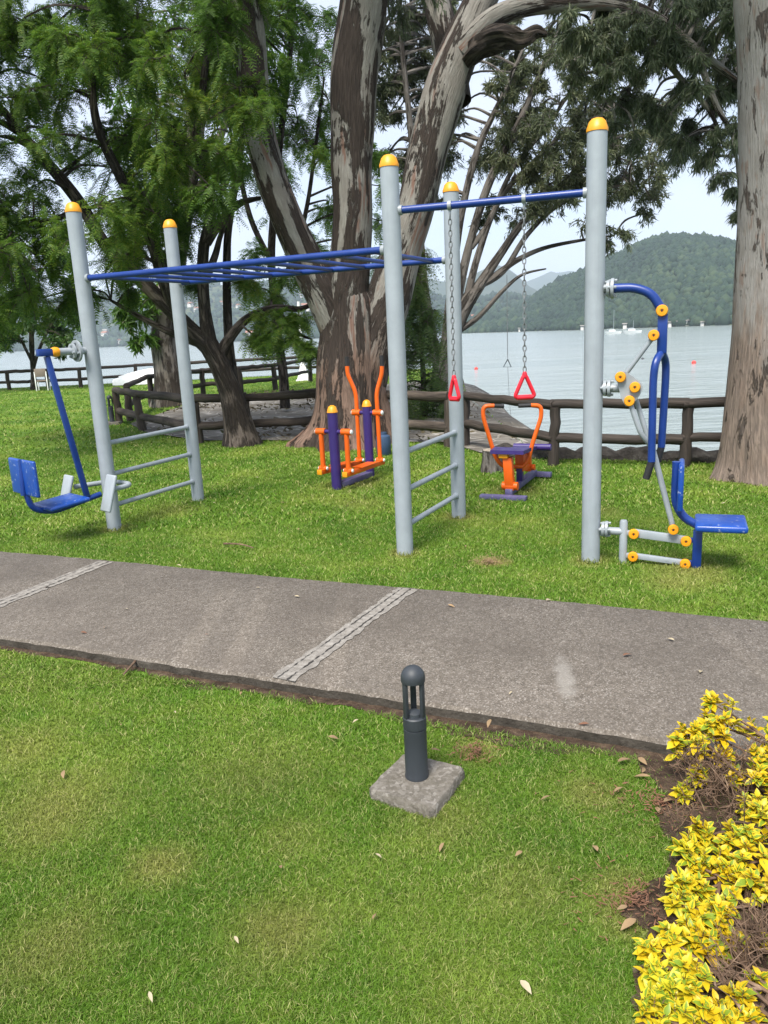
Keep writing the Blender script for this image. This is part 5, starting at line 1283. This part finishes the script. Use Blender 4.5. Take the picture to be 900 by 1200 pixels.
# ------------------------------------------------------------------ fallen leaves
M['dead1'] = paint('dead_leaf_tan', (.22, .145, .075), .75, .3); M['dead2'] = paint('dead_leaf_rust', (.15, .068, .036), .75, .3); M['dead3'] = paint('dead_leaf_pale', (.36, .30, .20), .7, .2)
FR = random.Random(17)
def fallen(px, py, z, L_, mat, label, grp):
    p = g(px, py, z); b = MB(); a = FR.uniform(0, 6.28); D = V3((math.cos(a), math.sin(a), FR.uniform(-.05, .25))).normalized()
    vs, uv = leafgrid(p + Z * .008, D, V3((FR.gauss(0, .25), FR.gauss(0, .25), 1)), L_, L_ * FR.uniform(.28, .5)); b.add([v for v in vs], LF, uv)
    o = b.build('fallen_leaf', mat, base=p); tag(o, label, 'leaf', grp)
lab_p = 'small dry leaf lying on the concrete path'; lab_l = 'small dry leaf lying in the short grass'; lab_s = 'rust-brown dry leaf on bare soil beside the shrubs'
for (x, y) in ((95, 742), (122, 737), (207, 663), (525, 710), (600, 812), (575, 845), (790, 752), (880, 740), (420, 845), (52, 690), (240, 745), (300, 690), (345, 700), (640, 705), (730, 770), (690, 850), (820, 790), (150, 715), (505, 880), (560, 700)):
    fallen(x, y, PATHZ + .002, FR.uniform(.02, .05), FR.choice((M['dead1'], M['dead2'], M['dead3'])), lab_p, 'dry leaves on the path')
for (x, y) in ((142, 852), (440, 1003), (461, 1050), (437, 1080), (612, 1000), (205, 835), (283, 812), (610, 1152), (175, 1165), (275, 1100), (330, 1020), (75, 905), (520, 990), (385, 865), (645, 935), (700, 1000), (205, 640), (280, 637), (250, 590), (120, 640), (400, 640), (420, 600), (350, 620), (545, 640), (610, 640), (640, 615), (760, 620), (720, 930), (560, 600), (600, 620), (850, 590), (870, 600), (15, 640), (330, 590), (660, 580), (510, 675), (625, 690), (225, 605), (300, 560)):
    fallen(x, y, .02, FR.uniform(.02, .045), FR.choice((M['dead1'], M['dead1'], M['dead3'])), lab_l, 'dry leaves in the grass')
for (x, y) in ((755, 902), (762, 912), (748, 890), (772, 955), (778, 942), (724, 895), (790, 1010), (735, 1065), (745, 1080)):
    fallen(x, y, .02, FR.uniform(.03, .06), FR.choice((M['dead2'], M['dead1'], M['dead1'])), lab_s, 'dry leaves on the soil')
def clippings(px, py, r_, n_, mat, name):
    q = g(px, py); b = MB()
    for _ in range(n_):
        a, d_ = FR.uniform(0, 6.28), abs(FR.gauss(0, .5)) * r_; c_ = V3((q.x + math.cos(a) * d_ * 1.3, q.y + math.sin(a) * d_, FR.uniform(.012, .030))); th = FR.uniform(0, 6.28); L_ = FR.uniform(.008, .024)
        D = V3((math.cos(th), math.sin(th), FR.uniform(-.2, .3))) * L_; W = V3((-math.sin(th), math.cos(th), FR.uniform(-.5, .5))) * .0022
        b.add([c_ - W, c_ + W, c_ + D + W * .3, c_ + D - W * .3], [[0, 1, 2, 3]])
    struct(b.build(name, mat, smooth=False), 'stuff')
clippings(574, 660, .17, 520, M['dead1'], 'dry_clippings'); clippings(557, 886, .09, 160, M['dead2'], 'dry_debris'); clippings(745, 1060, .16, 220, M['dead2'], 'dry_debris'); clippings(770, 945, .2, 260, M['dead2'], 'dry_debris')
clippings(315, 508, .5, 500, M['dead2'], 'dry_clippings'); clippings(880, 562, .4, 300, M['dead1'], 'dry_clippings')
# loose sticks on the lawn
for (x0_, y0_, x1_, y1_, lb) in ((262, 637, 297, 642, 'thin pale stick on the grass in front of the left posts'), (160, 772, 145, 790, 'short dark twig lying by the path edge on the left')):
    a_, b_ = g(x0_, y0_, .03), g(x1_, y1_, .03)
    tag(MB().tube(spline([a_, a_.lerp(b_, .5) + V3((.01, .02, .006)), b_], 4), lerps([.008, .005], 9), 6).build('stick', M['twig'], base=a_), lb, 'stick')

for o in S.objects:
    if '_b' in o: del o['_b']
